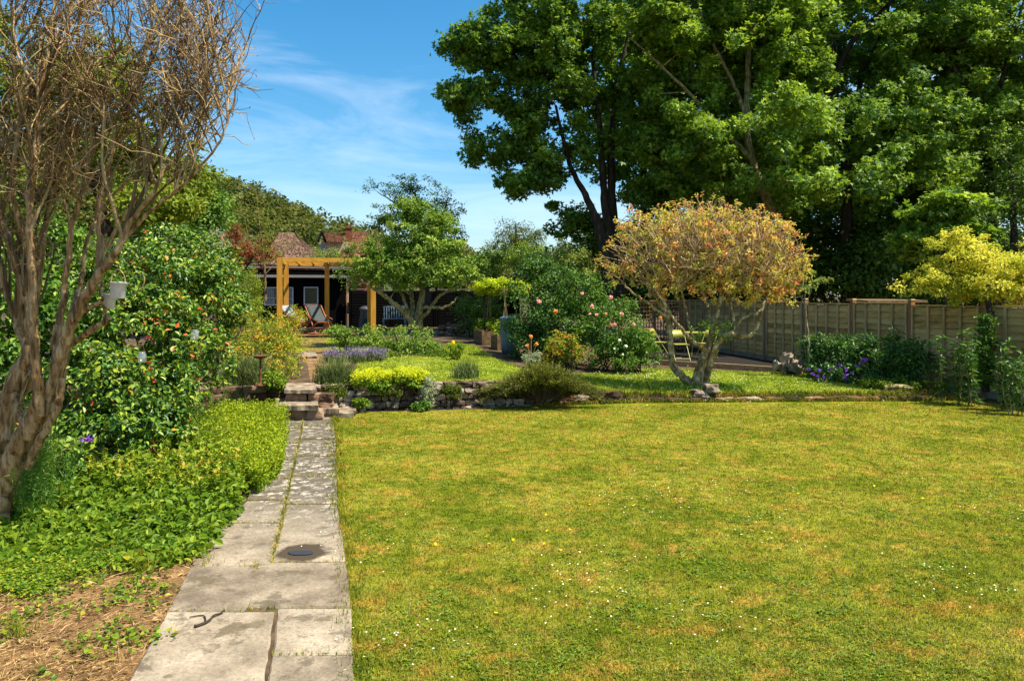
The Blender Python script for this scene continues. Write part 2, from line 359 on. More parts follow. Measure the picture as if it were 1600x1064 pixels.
    for sx, sy, kx, ky, amt in STAINS:      # older damp and algae marks on single slabs
        dv2 = N.new('ShaderNodeVectorMath'); dv2.operation = 'SUBTRACT'; dv2.inputs[1].default_value = (sx, sy, 0); L.new(geo.outputs['Position'], dv2.inputs[0])
        ds2 = N.new('ShaderNodeVectorMath'); ds2.operation = 'MULTIPLY'; ds2.inputs[1].default_value = (kx, ky, 0); L.new(dv2.outputs[0], ds2.inputs[0])
        dl2 = N.new('ShaderNodeVectorMath'); dl2.operation = 'LENGTH'; L.new(ds2.outputs[0], dl2.inputs[0])
        da2 = N.new('ShaderNodeMath'); da2.operation = 'MULTIPLY_ADD'; da2.inputs[1].default_value = 2.6; L.new(nse(13, 8, sx * 3), da2.inputs[0]); L.new(dl2.outputs['Value'], da2.inputs[2])
        dm2 = N.new('ShaderNodeMapRange'); dm2.inputs['From Min'].default_value = 1.62; dm2.inputs['From Max'].default_value = 1.80; dm2.inputs['To Min'].default_value = amt; dm2.inputs['To Max'].default_value = 0; L.new(da2.outputs[0], dm2.inputs['Value'])
        m6 = N.new('ShaderNodeMixRGB'); m6.inputs['Color2'].default_value = (.10, .075, .042, 1); L.new(dm2.outputs[0], m6.inputs['Fac']); L.new(m5.outputs['Color'], m6.inputs['Color1']); m5 = m6
    L.new(m5.outputs['Color'], b.inputs['Base Color'])
    bp = N.new('ShaderNodeBump'); bp.inputs['Strength'].default_value = .7; bp.inputs['Distance'].default_value = .02
    L.new(nse(11, 10, 3.0, .75), bp.inputs['Height']); L.new(bp.outputs[0], b.inputs['Normal']); L.new(b.outputs[0], out.inputs['Surface'])
    return m

M = {}
M['soil'] = noise_mat('soil', [(.3, (.035, .022, .012)), (.5, (.075, .048, .025)), (.72, (.15, .10, .055))], nscale=5, detail=9, bump=.8, dist=.05)
M['straw_soil'] = noise_mat('straw_soil', [(.3, (.07, .036, .014)), (.5, (.18, .10, .042)), (.7, (.30, .185, .08))], nscale=3.5, detail=12, bump=.9, dist=.04)
M['gravel_shade_toned'] = noise_mat('shade_darkened_gravel', [(.3, (.006, .0045, .0035)), (.6, (.016, .012, .009)), (.75, (.05, .038, .028))], nscale=28, detail=4, bump=.8)  # dark brown gravel colour taken darker still, putting the patio's shade into it
M['lawn'] = lawn_mat('lawn_ground', True); M['grass'] = lawn_mat('grass_blade'); M['grass_up'] = lawn_mat('lush_grass_blade', False, (1.12, 1.35, 1.0), .25); M['lawn_up'] = lawn_mat('lush_lawn_ground', True, (1.12, 1.35, 1.0), .25)
PUD = G1(472, 868)
STAINS = [(*G1(px, py)[:2], kx, ky, a) for px, py, kx, ky, a in ((318, 912, 4, 6, .8), (362, 992, 4.5, 5, .75), (395, 985, 9, 9, .7), (290, 1000, 4, 9, .5), (470, 900, 4, 11, .6), (330, 1020, 7, 12, .6), (505, 975, 10, 10, .7), (520, 908, 9, 12, .7))]
M['slab'] = slab_mat()
M['wallstone'] = noise_mat('wall_stone', [(.28, (.03, .022, .016)), (.45, (.12, .085, .06)), (.6, (.27, .21, .15)), (.75, (.50, .44, .35))], nscale=8, detail=8, bump=.9, dist=.03, attr=.35)
M['brick_old'] = noise_mat('old_brick', [(.3, (.07, .038, .024)), (.5, (.17, .095, .06)), (.7, (.30, .2, .13))], nscale=9, detail=8, bump=.7, attr=.4)
M['stepstone'] = noise_mat('step_stone', [(.3, (.05, .036, .024)), (.45, (.17, .13, .09)), (.6, (.30, .24, .17)), (.74, (.46, .40, .30))], nscale=7, detail=8, bump=.7)
M['edge_stone'] = noise_mat('edging_stone', [(.3, (.02, .012, .008)), (.5, (.06, .034, .02)), (.64, (.18, .09, .035)), (.78, (.34, .26, .18))], nscale=5, detail=8, bump=.8, attr=.5)
M['rock'] = noise_mat('pale_rock', [(.3, (.07, .05, .035)), (.5, (.22, .17, .12)), (.7, (.42, .35, .27))], nscale=6, detail=8, bump=.9, dist=.05)
M['bark_warm'] = noise_mat('peeling_bark', [(.30, (.035, .017, .006)), (.42, (.17, .095, .035)), (.53, (.36, .225, .095)), (.68, (.60, .44, .23))], scale=(1, 1, .16), nscale=24, detail=9, bump=.9, dist=.02)
M['twig'] = noise_mat('dry_twig', [(.15, (.05, .028, .012)), (.45, (.20, .125, .05)), (.8, (.52, .38, .19))], nscale=6, detail=3, bump=0, attr=.5)
M['twig_pale'] = noise_mat('pale_twig', [(.2, (.13, .08, .035)), (.5, (.33, .23, .11)), (.8, (.56, .44, .26))], nscale=6, detail=3, bump=0, attr=.5)
M['bark_dark'] = noise_mat('dark_bark', [(.3, (.018, .012, .008)), (.55, (.055, .04, .026)), (.75, (.13, .10, .065))], scale=(1, 1, .3), nscale=9, detail=8, bump=.8)
M['bark_olive'] = noise_mat('mossy_bark', [(.3, (.06, .048, .018)), (.48, (.20, .165, .06)), (.62, (.36, .30, .15)), (.75, (.52, .46, .32))], scale=(1, 1, .4), nscale=14, detail=8, bump=.8)
M['bark_lichen'] = noise_mat('lichen_bark', [(.3, (.05, .034, .014)), (.43, (.16, .11, .045)), (.55, (.33, .25, .11)), (.68, (.62, .54, .35))], scale=(1, 1, .6), nscale=11, detail=8, bump=.8)
M['bark_birch'] = noise_mat('pale_bark', [(.3, (.16, .12, .08)), (.6, (.38, .31, .22))], nscale=9, bump=.4)
M['oak'] = noise_mat('honey_timber', [(.3, (.36, .155, .014)), (.5, (.47, .225, .025)), (.72, (.58, .31, .05))], scale=(6, 6, .5), nscale=3, detail=6, bump=.15, rough=.6)
M['oak_flat'] = noise_mat('honey_timber_beam', [(.3, (.42, .19, .02)), (.5, (.54, .27, .035)), (.72, (.64, .36, .07))], scale=(.5, 6, 6), nscale=3, detail=6, bump=.15, rough=.6)
M['teak'] = noise_mat('red_brown_timber', [(.3, (.20, .055, .016)), (.7, (.36, .115, .035))], nscale=12, bump=.1, rough=.5)
M['deck'] = noise_mat('deck_board', [(.3, (.22, .10, .035)), (.7, (.40, .21, .09))], nscale=8, bump=.3)
M['black_wood'] = noise_mat('black_boarding', [(.3, (.002, .002, .002)), (.7, (.005, .0045, .0045))], scale=(.4, .4, 5), nscale=6, bump=.5, rough=.9, spec=.05)
M['black_plastic'] = plain('black_plastic', (.012, .012, .014), rough=.35)
M['white_paint'] = plain('weathered_white_paint', (.45, .46, .46), rough=.5)
M['fascia'] = plain('grey_fascia', (.20, .19, .18), rough=.6)
M['glass'] = plain('window_glass', (.06, .07, .085), rough=.06, spec=.6)
M['glass_olive'] = plain('window_blind', (.055, .045, .022), rough=.2, spec=.5)
M['curtain'] = plain('grey_curtain', (.22, .23, .25), rough=.8)
M['canvas_dark'] = noise_mat('grey_canvas', [(.3, (.035, .045, .045)), (.7, (.065, .078, .078))], nscale=20, bump=.1)
M['canvas_pale'] = plain('pale_canvas', (.24, .27, .30), rough=.8)
M['fence'] = noise_mat('weathered_fence_board', [(.28, (.22, .128, .040)), (.5, (.48, .315, .115)), (.72, (.64, .45, .19))], scale=(1, 1, 7), nscale=3.0, detail=8, bump=.5, attr=.32, tone=.35)
M['batten'] = noise_mat('fence_batten', [(.3, (.34, .23, .11)), (.7, (.60, .44, .23))], scale=(4, 4, .6), nscale=4, bump=.3, tone=.25)
M['fence_post'] = noise_mat('fence_post_wood', [(.3, (.17, .075, .03)), (.7, (.40, .20, .09))], scale=(5, 5, .6), nscale=5, bump=.5)
M['concrete'] = noise_mat('gravel_board_concrete', [(.3, (.16, .13, .10)), (.7, (.32, .27, .21))], nscale=9, bump=.4)
M['trellis'] = noise_mat('trellis_wood', [(.3, (.14, .066, .025)), (.7, (.32, .17, .07))], nscale=9, bump=.2)
M['sleeper'] = noise_mat('timber_edging', [(.3, (.16, .10, .05)), (.7, (.42, .29, .15))], scale=(.5, 4, 4), nscale=5, bump=.4)
M['bed_wood'] = noise_mat('raised_bed_wood', [(.3, (.08, .05, .025)), (.7, (.22, .14, .07))], nscale=8, bump=.4)
M['cane'] = noise_mat('bamboo', [(.3, (.20, .13, .05)), (.7, (.40, .29, .14))], nscale=12, bump=.1)
M['yellow_metal'] = plain('lime_painted_metal', (.30, .30, .05), rough=.45)
M['blue_paint'] = plain('pale_blue_paint', (.10, .15, .18), rough=.6)
M['blue_plastic'] = plain('slate_blue_plastic', (.10, .15, .19), rough=.5)
M['rust'] = noise_mat('rusty_iron', [(.3, (.06, .022, .012)), (.7, (.17, .07, .035))], nscale=16, bump=.4)
M['zinc'] = noise_mat('chalky_zinc', [(.3, (.48, .45, .42)), (.6, (.68, .65, .62)), (.75, (.76, .73, .70))], nscale=10, bump=.3, rough=.75)
M['rope'] = plain('raffia_rope', (.38, .25, .12), rough=.9)
M['tile'] = noise_mat('clay_tile', [(.3, (.07, .038, .024)), (.5, (.15, .085, .055)), (.72, (.26, .165, .115))], nscale=3, detail=8, bump=.4, attr=.5)
M['tile_red'] = noise_mat('red_clay_tile', [(.3, (.05, .018, .009)), (.5, (.105, .040, .019)), (.72, (.19, .08, .04))], nscale=3, detail=8, bump=.4, attr=.5)
M['house_brick'] = noise_mat('red_brick', [(.3, (.10, .03, .014)), (.7, (.24, .085, .04))], nscale=5, detail=6, bump=.4)
M['render_wall'] = plain('cream_render', (.42, .33, .22), rough=.9)
M['water'] = plain('puddle_water', (.03, .022, .015), rough=.22, spec=.3)
M['wet_stone'] = noise_mat('wet_stone', [(.3, (.035, .026, .016)), (.7, (.085, .065, .042))], nscale=9, bump=.2, rough=.5)

def jar_mat():
    m, N, L, out = new_mat('jar_glass')
    t = N.new('ShaderNodeBsdfTransparent'); g = N.new('ShaderNodeBsdfGlossy'); g.inputs['Roughness'].default_value = .08
    d = N.new('ShaderNodeBsdfDiffuse'); d.inputs['Color'].default_value = (.5, .55, .5, 1)
    a = N.new('ShaderNodeMixShader'); a.inputs[0].default_value = .14; L.new(t.outputs[0], a.inputs[1]); L.new(d.outputs[0], a.inputs[2])
    b = N.new('ShaderNodeMixShader'); b.inputs[0].default_value = .15; L.new(a.outputs[0], b.inputs[1]); L.new(g.outputs[0], b.inputs[2]); L.new(b.outputs[0], out.inputs['Surface'])
    return m
M['jar'] = jar_mat()
def gl(*c): return [(p, q) for p, q in c]
M['lf_syc'] = leaf_mat('sycamore_leaf', gl((0, (.022, .065, .006)), (.5, (.075, .155, .011)), (.85, (.17, .26, .018)), (1, (.28, .37, .035))), .42, .10)
M['lf_syc2'] = leaf_mat('sycamore_leaf_bright', gl((0, (.034, .09, .007)), (.5, (.115, .205, .013)), (.85, (.22, .315, .024)), (1, (.35, .42, .045))), .45, .10)
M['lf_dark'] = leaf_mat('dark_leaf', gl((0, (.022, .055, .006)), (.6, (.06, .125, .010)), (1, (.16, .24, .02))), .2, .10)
M['lf_cam'] = leaf_mat('glossy_shrub_leaf', gl((0, (.010, .04, .004)), (.4, (.036, .10, .008)), (.66, (.11, .18, .012)), (.84, (.20, .26, .018)), (.90, (.28, .28, .025)), (.92, (.42, .17, .02)), (.94, (.48, .05, .02)), (1, (.40, .035, .02))), .22, .13, .3)
M['lf_bed'] = leaf_mat('bed_leaf', gl((0, (.028, .072, .005)), (.5, (.095, .165, .010)), (.88, (.20, .25, .016)), (1, (.32, .24, .03))), .4, .05)
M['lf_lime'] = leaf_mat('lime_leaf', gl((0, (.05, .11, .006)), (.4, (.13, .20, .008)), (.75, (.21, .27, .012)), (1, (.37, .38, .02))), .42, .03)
M['lf_mantle'] = leaf_mat('yellow_flower_froth', gl((0, (.22, .27, .01)), (.5, (.40, .43, .014)), (1, (.56, .56, .03))), .35, .02)
M['lf_gold'] = leaf_mat('golden_leaf', gl((0, (.11, .16, .012)), (.45, (.36, .37, .03)), (1, (.66, .60, .11))), .42, .04)
M['lf_apple'] = leaf_mat('apple_leaf', gl((0, (.035, .085, .008)), (.45, (.10, .18, .016)), (.8, (.21, .29, .04)), (1, (.38, .42, .12))), .35, .08)
M['lf_pale'] = leaf_mat('pale_green_leaf', gl((0, (.07, .11, .02)), (.5, (.15, .20, .035)), (1, (.28, .30, .08))), .4, .05)
M['lf_orange'] = leaf_mat('orange_tinged_leaf', gl((0, (.05, .10, .012)), (.5, (.14, .20, .018)), (.7, (.36, .30, .025)), (.86, (.44, .20, .02)), (1, (.42, .09, .02))), .35, .04)
M['lf_quince'] = leaf_mat('bronze_young_leaf', gl((0, (.14, .17, .025)), (.30, (.40, .39, .06)), (.56, (.54, .43, .10)), (.74, (.52, .29, .08)), (.90, (.42, .13, .06)), (1, (.28, .06, .04))), .35, .08)
M['lf_clip'] = leaf_mat('clipped_lime_leaf', gl((0, (.12, .19, .01)), (.5, (.30, .38, .014)), (1, (.50, .54, .03))), .4, .04)
M['lf_red'] = leaf_mat('red_maple_leaf', gl((0, (.05, .02, .012)), (.5, (.15, .035, .018)), (1, (.30, .09, .03))), .35, .06)
M['lf_rose'] = leaf_mat('rose_leaf', gl((0, (.020, .06, .006)), (.5, (.055, .13, .010)), (1, (.15, .23, .02))), .3, .09)
M['lf_rosedark'] = leaf_mat('dark_rose_leaf', gl((0, (.010, .036, .004)), (.5, (.030, .085, .007)), (1, (.10, .18, .014))), .28, .10)
M['lf_silver'] = leaf_mat('silver_leaf', gl((0, (.10, .13, .07)), (1, (.30, .33, .22))), .3, .03)
M['lf_grey'] = leaf_mat('lavender_leaf', gl((0, (.035, .06, .02)), (.6, (.09, .125, .04)), (1, (.17, .19, .07))), .3, .03)
M['lf_juniper'] = leaf_mat('juniper_spray', gl((0, (.022, .045, .006)), (.5, (.06, .085, .010)), (1, (.16, .155, .022))), .25, .04)
M['lf_wood'] = leaf_mat('far_wood_leaf', gl((0, (.025, .04, .010)), (.5, (.06, .078, .016)), (1, (.125, .12, .03))), .3, .02)
M['lf_hedge'] = leaf_mat('clipped_hedge_leaf', gl((0, (.05, .085, .008)), (.5, (.12, .165, .012)), (1, (.23, .25, .03))), .35, .05)
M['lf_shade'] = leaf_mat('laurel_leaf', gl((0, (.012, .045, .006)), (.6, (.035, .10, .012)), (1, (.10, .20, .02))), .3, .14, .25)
M['straw'] = leaf_mat('straw', gl((0, (.09, .052, .022)), (.5, (.23, .145, .066)), (1, (.42, .29, .15))), .2, .03)
M['pt_purple'] = leaf_mat('purple_petal', gl((0, (.10, .075, .16)), (1, (.25, .19, .36))), .3, .02)
M['pt_violet'] = leaf_mat('violet_petal', gl((0, (.10, .02, .28)), (1, (.26, .09, .55))), .3, .02)
M['pt_pink'] = leaf_mat('pink_petal', gl((0, (.66, .26, .28)), (1, (.85, .55, .53))), .3, .02)
M['pt_peach'] = leaf_mat('peach_petal', gl((0, (.62, .22, .06)), (1, (.80, .42, .16))), .3, .02)
M['pt_white'] = leaf_mat('white_petal', gl((0, (.62, .60, .52)), (1, (.85, .84, .78))), .3, .02)
M['pt_yellow'] = leaf_mat('yellow_petal', gl((0, (.70, .52, .01)), (1, (.85, .68, .03))), .3, .02)

# ------------------------------------------------------------------ plant tools
def E(px, py, rx, ry, Y, rd=None):
    s = Y / F
    return (P(px, py, Y), np.array((rx * s, (rd if rd is not None else (rx + ry) / 2 * s), ry * s)))
def in_ells(n, ells, shell=.5, rng=RNG):
    w = np.array([(r[0] * r[1] * r[2]) ** .67 for _, r in ells]); w /= w.sum()
    k = rng.choice(len(ells), n, p=w)
    C = np.array([e[0] for e in ells])[k]; R = np.array([e[1] for e in ells])[k]
    d = norm(rng.standard_normal((n, 3)))
    return C + d * R * (rng.random((n, 1)) ** shell), d
def leaves_at(mb, pos, d, L, W, up=.6, out=.5, droop=.2, kind='kite', a=None, jit=.6, rng=RNG):
    n = len(pos)
    nr = norm(out * d + np.array((0, 0, up)) + jit * rng.standard_normal((n, 3)))
    ax = d * .7 + rng.standard_normal((n, 3)) * .7 + np.array((0, 0, -droop))
    ax = norm(ax - nr * (ax * nr).sum(1, keepdims=True))
    sc = rng.uniform(.65, 1.25, n)
    if a is None: a = rng.random(n)
    if kind == 'maple':
        s = np.cross(ax, nr)
        for ang, k in ((-.95, .8), (0, 1.0), (.95, .8)):
            mb.kites(pos, ax * math.cos(ang) + s * math.sin(ang), nr, L * sc * k, W * sc, a)
    elif kind == 'leaf6': mb.leaf6(pos, ax, nr, L * sc, W * sc, a)
    else: mb.kites(pos, ax, nr, L * sc, W * sc, a)
def foliage(ells, nclump, cr, per, L, W, shell=.45, flat=.75, up=.6, out=.6, droop=.25, kind='kite', cvar=.5, rng=RNG, mb=None, pts=None, floor=None, stray=.10):
    mb = mb or MB()
    C, D = in_ells(nclump, ells, shell, rng) if pts is None else (pts, norm(rng.standard_normal(pts.shape)))
    D = norm(C - np.array([e[0] for e in ells]).mean(0)) if pts is not None and ells else D
    n = len(C) * per
    k = np.repeat(np.arange(len(C)), per)
    d = norm(rng.standard_normal((n, 3)))
    R = cr * rng.uniform(.6, 1.35, len(C))
    pos = C[k] + d * (rng.random((n, 1)) ** .45) * (R[k] * np.where(rng.random(n) < stray, rng.uniform(1.1, 1.8, n), 1))[:, None] * np.array((1, 1, flat))
    cv = rng.random(len(C))
    a = np.clip(cvar * cv[k] + (1 - cvar) * rng.random(n), 0, 1)
    dd = norm(d + .6 * D[k])
    if floor is not None:
        g = hz(pos[:, 0], pos[:, 1]) + floor
        keep = pos[:, 2] > g
        pos, dd, a = pos[keep], dd[keep], a[keep]
    leaves_at(mb, pos, dd, L, W, up, out, droop, kind, a, rng=rng)
    return mb, C
def curve(pts, n=8, wob=0.0, rng=RNG):
    """smooth polyline through points (Catmull-Rom)"""
    pts = np.asarray(pts, float)
    p = np.vstack((2 * pts[0] - pts[1], pts, 2 * pts[-1] - pts[-2])); out = []
    for i in range(1, len(p) - 2):
        for t in np.linspace(0, 1, n, endpoint=False):
            a, b, c, d = p[i - 1:i + 3]
            out.append(.5 * ((2 * b) + (c - a) * t + (2 * a - 5 * b + 4 * c - d) * t * t + (3 * b - a - 3 * c + d) * t ** 3))
    out.append(pts[-1]); out = np.array(out)
    if wob: out[1:] += rng.standard_normal((len(out) - 1, 3)) * wob
    return out
def skeleton(mb, nodes, rad, targets, r_tip=.012, shrink=.62, sides=5, lift=.25, wob=.03, rng=RNG, minr=.01):
    """grow limbs from existing nodes to every target, nearest first"""
    nodes = [np.asarray(n) for n in nodes]; rad = list(rad)
    A = np.array(nodes)
    order = np.argsort([np.min(np.linalg.norm(A - t, axis=1)) for t in targets])
    A = list(A); Rr = list(rad)
    for i in order:
        t = targets[i]; B = np.array(A)
        dv = t - B; dist = np.linalg.norm(dv, axis=1)
        cost = dist + .9 * np.maximum(0, -dv[:, 2]) + .15 * dist * (np.array(Rr) < .015)
        k = int(np.argmin(cost)); s = B[k]; L = dist[k]
        r0 = max(min(Rr[k] * shrink, .012 + .022 * L), minr)
        mid = (s + t) / 2 + np.array((0, 0, -lift * .3 * L)) + rng.standard_normal(3) * wob * L * 2
        pth = curve([s, mid, t], 4)
        rr = np.linspace(r0, max(minr * .6, r0 * .35), len(pth))
        mb.tube(pth, rr, sides, a=rng.random())
        for q, r in zip(pth[2:], rr[2:]): A.append(q); Rr.append(r)
    return mb
def trunk_tubes(mb, lines, sides=9, n=8, wob=.01, rng=RNG, rough=.05):
    """lines: lists of (px,py,Y,radius_m); returns nodes"""
    nodes, rads = [], []
    for ln in lines:
        pts = np.array([P(*q[:3]) for q in ln]); r = np.array([q[3] for q in ln])
        pth = curve(pts, n, wob); rr = np.interp(np.linspace(0, len(r) - 1, len(pth)), np.arange(len(r)), r)
        mb.tube(pth, rr, sides, a=rng.random(), rough=rough)
        nodes += list(pth[len(pth) // 4:]); rads += list(rr[len(pth) // 4:])
    return nodes, rads
def tree(name, label, cat, base, lines, ells, nclump, cr, per, L, W, leaf, bark, group=None, kind='kite', shell=.45, flat=.6, up=.7, out=.4, droop=.35, sides=8, cvar=.5, limb_every=1, minr=.012, wob=.01, open_front=0):
    root = thing(name, label, cat, base, group)
    C, _ = in_ells(nclump, ells, shell)
    if open_front:      # fewer leaf clumps on the side of the trunks that faces the garden
        Q = np.concatenate([curve([P(*q[:3]) for q in ln], 6) for ln in lines]); dd = np.abs(C[:, None, 0] / C[:, None, 1] - Q[None, :, 0] / Q[None, :, 1]) * 25
        dd = np.hypot(dd, (C[:, None, 2] - Q[None, :, 2])); near = (dd < open_front).any(1) & (C[:, 1] < np.median(Q[:, 1]) + .3)
        C = C[~near | (RNG.random(len(C)) < .12)]
    mb, C = foliage(ells, nclump, cr, per, L, W, shell, flat, up, out, droop, kind, cvar, pts=C)
    mb.build('crown', M[leaf], root)
    tb = MB(); nodes, rads = trunk_tubes(tb, lines, sides, wob=wob)
    skeleton(tb, nodes, rads, C[::limb_every], minr=minr)
    tb.build('trunk', M[bark], root, smooth=True)
    return root
def shrub(name, label, cat, ells, nclump, cr, per, L, W, leaf, group=None, base=None, kind='kite', shell=.3, flat=.85, up=.5, out=.7, droop=.2, stems=7, bark='bark_dark', cvar=.45, floor=.0):
    c = ells[0][0]; r = ells[0][1]
    if base is None: base = np.array((c[0], c[1], float(hz(c[0], c[1]))))
    root = thing(name, label, cat, base, group)
    mb, C = foliage(ells, nclump, cr, per, L, W, shell, flat, up, out, droop, kind, cvar, floor=floor)
    mb.build('foliage', M[leaf], root)
    tb = MB()
    for i in range(stems):
        t = C[RNG.integers(len(C))]; b = np.array(base) + np.append(RNG.standard_normal(2) * min(r[0], r[1]) * .15, -.02)
        tb.tube(curve([b, (b + t) / 2 + RNG.standard_normal(3) * .05 * r[0], t], 4), np.linspace(.018, .006, 9), 5)
    tb.build('stem', M[bark], root)
    return root
def flower(root, p, r, mat, name='flower', n=26):
    """a rounded bloom of overlapping petals"""
    p = np.asarray(p, float); d = norm(RNG.standard_normal((n, 3)) + np.array((0, -.5, .5)))
    mb = MB(); nr = norm(d + .4 * RNG.standard_normal((n, 3))); ax = norm(np.cross(nr, RNG.standard_normal((n, 3))))
    q = p + d * r * (.35 + .5 * RNG.random((n, 1)))
    mb.leaf6(q - ax * r * .35, ax, nr, r * .95, r * .8, RNG.random(n), fold=.25)
    return mb.build(name, M[mat], root)
def poly_mask(x, y, poly):
    poly = np.asarray(poly, float); ins = np.zeros(len(x), bool); j = len(poly) - 1
    for i in range(len(poly)):
        xi, yi = poly[i]; xj, yj = poly[j]
        c = ((yi > y) != (yj > y)) & (x < (xj - xi) * (y - yi) / (yj - yi + 1e-12) + xi)
        ins ^= c; j = i
    return ins
def sample_px(n, poly, rng=RNG):
    """n ground points seen evenly over a patch outlined in the photo"""
    poly = np.asarray(poly, float); lo, hi = poly.min(0), poly.max(0); res = []
    tot = 0
    while tot < n:
        q = rng.uniform(lo, hi, (n * 2, 2)); q = q[poly_mask(q[:, 0], q[:, 1], poly)]; res.append(q); tot += len(q)
    q = np.concatenate(res)[:n]
    return G(q[:, 0], q[:, 1])
def sample_area(n, poly, rng=RNG):
    poly = np.asarray(poly, float); lo, hi = poly.min(0), poly.max(0); res = []; tot = 0
    while tot < n:
        q = rng.uniform(lo, hi, (n * 2, 2)); q = q[poly_mask(q[:, 0], q[:, 1], poly)]; res.append(q); tot += len(q)
    q = np.concatenate(res)[:n]
    return np.column_stack((q, hz(q[:, 0], q[:, 1])))
def hdir(n): 
    t = RNG.uniform(0, 2 * math.pi, n); return np.stack((np.cos(t), np.sin(t), 0 * t), 1)

AX = norm(np.array((-.235, 1.0, 0)))      # along the garden
BX = np.array((AX[1], -AX[0], 0))         # across the garden
ROT = math.atan2(BX[1], BX[0])

# ------------------------------------------------------------------ ground, lawns, path
def grid_sheet(xs, ys, lift=0.0, keep=None):
    X, Yg = np.meshgrid(xs, ys); Z = hz(X, Yg) + lift
    v = np.stack((X, Yg, Z), -1).reshape(-1, 3); nx, ny = len(xs), len(ys)
    i = (np.arange(ny - 1)[:, None] * nx + np.arange(nx - 1)[None, :]).ravel()
    f = np.stack((i, i + 1, i + nx + 1, i + nx), 1)
    if keep is not None:
        c = v[f].mean(1); f = f[keep(c[:, 0], c[:, 1])]
        u, inv = np.unique(f, return_inverse=True); v = v[u]; f = inv.reshape(-1, 4)
    return MB().add(v, f, .3)
xs = np.concatenate((np.linspace(-900, -30, 12), np.linspace(-26, 30, 225), np.linspace(36, 900, 12)))
ys = np.concatenate((np.linspace(-60, 1.5, 8), np.linspace(2, 11, 40), np.linspace(11.1, 15, 160), np.linspace(15.2, 34, 90), np.linspace(38, 1500, 14)))
struct(grid_sheet(xs, ys).build('ground', M['soil'], smooth=True))

# lower lawn: right of the path up to the wall and the fence
def path_right(y): return np.interp(y, [2, 3.82, 5.4, 7.0, 12.6], [-.66, -.82, -1.20, -1.66, -3.07])
def fence_x(y): return 9.5 - .235 * (y - 13.7)
def keep_low(x, y): return (x > path_right(y) - .04) & (y < wall_y(x) - .06 - .28 * (x < -.3)) & (x < fence_x(y) - .55)
struct(grid_sheet(np.linspace(-4, 13, 300), np.linspace(-3, 14.3, 300), .006, keep_low).build('lawn', M['lawn'], smooth=True))
UPX = [(560, 594), (640, 598), (760, 604), (940, 613), (1090, 619), (1345, 616), (1400, 604), (1335, 592), (1238, 584), (1010, 576), (900, 585), (820, 577), (775, 562), (742, 540), (700, 536), (690, 548), (610, 560), (560, 566), (555, 580)]
UP = [tuple(q[:2]) for q in G([a for a, b in UPX], [b for a, b in UPX])]
UP = UP[:3] + [(x, float(wall_y(x)) + .16) for x in (.6, 1.5, 2.4, 3.6, 5.0, 6.4, 7.2)] + UP[7:]
UP0 = [(-3.6, 18.2), (-2.0, 15.6), (-1.0, 14.6), (1.2, 14.7), (2.4, 14.0), (6.4, 14.25), (7.2, 15.2), (6.6, 17.9), (3.6, 19.1), (2.6, 18.4), (.6, 17.6), (0.0, 19.5), (-.6, 22.0), (-2.4, 23.5), (-6.8, 24.2), (-7.3, 22.0), (-5.6, 20.0)]
struct(grid_sheet(np.linspace(-9, 9, 180), np.linspace(13.3, 25, 130), .008, lambda x, y: poly_mask(x, y, UP)).build('upper_lawn', M['lawn_up'], smooth=True))
DKP = [(-7.0, 19.6), (-4.2, 18.6), (-3.4, 19.6), (-4.0, 24.2), (-7.6, 24.0)]
struct(grid_sheet(np.linspace(-9, -3, 60), np.linspace(18, 25, 60), .008, lambda x, y: poly_mask(x, y, DKP)).build('pergola_lawn', M['lawn_up'], smooth=True))

def grass(n, p, hmin, hmax, wid, name, v0=0.0, v1=1.0, mat='grass'):
    n = len(p); mb = MB()
    h = RNG.uniform(hmin, hmax, n); dist = np.clip(p[:, 1] / 5, 1, 3)
    mb.blades(p + np.array((0, 0, .004)), hdir(n), h, wid * dist, RNG.uniform(.1, .9, n), RNG.uniform(v0, v1, n))
    return mb.build(name, M[mat])
LOWPX = [(556, 1110), (549, 950), (534, 850), (528, 760), (521, 655), (760, 642), (960, 634), (1100, 633), (1490, 630), (1600, 640), (1640, 650), (1800, 700), (1900, 1110)]
g1 = sample_px(185000, LOWPX); g1 = g1[keep_low(g1[:, 0], g1[:, 1])]
lowpoly = [(-.6, 2.2), (-1.2, 5.4), (-3.0, 12.3), (0, 13.1), (8.5, 13.9), (9.2, 12.5), (11.2, 5), (11.5, 2.2)]
g2 = sample_area(75000, lowpoly); g2 = g2[keep_low(g2[:, 0], g2[:, 1])]
gr = grass(0, np.concatenate((g1, g2)), .010, .034, .0042, 'lawn_grass')
stuff(gr, 'short patchy yellow green grass of the lower lawn', 'grass')
g3 = np.concatenate((sample_area(50000, UP), sample_area(9000, DKP)))
stuff(grass(0, g3, .018, .05, .0055, 'upper_lawn_grass', .2, 1, 'grass_up'), 'bright green grass of the raised upper lawn', 'grass')
# long grass fringe along the path edge
e = []
for t in np.linspace(1, 12.3, 2600): e.append((path_right(t) + RNG.normal(.01, .05) - .05 * max(0, math.sin(t * 5.1) * math.sin(t * 2.3 + 1)), t + RNG.normal(0, .03)))
e = np.array(e); e = e[e[:, 1] < wall_y(e[:, 0]) - .35]; e = np.column_stack((e, hz(e[:, 0], e[:, 1])))
stuff(grass(0, e, .03, .10, .005, 'edge_grass', 0, .5), 'longer grass leaning over the right edge of the stone path', 'grass')

e = []
for x in RNG.uniform(.4, 8.7, 5200):
    if RNG.random() < .5: e.append((x, wall_y(x) - .15 + RNG.normal(0, .025)))
    else: e.append((x, wall_y(x) + .07 + abs(RNG.normal(0, .06))))
e = np.array(e); e = np.column_stack((e, hz(e[:, 0], e[:, 1])))
stuff(grass(0, e, .03, .11, .006, 'edging_grass', 0, .6), 'longer grass growing over the row of edging stones', 'grass')

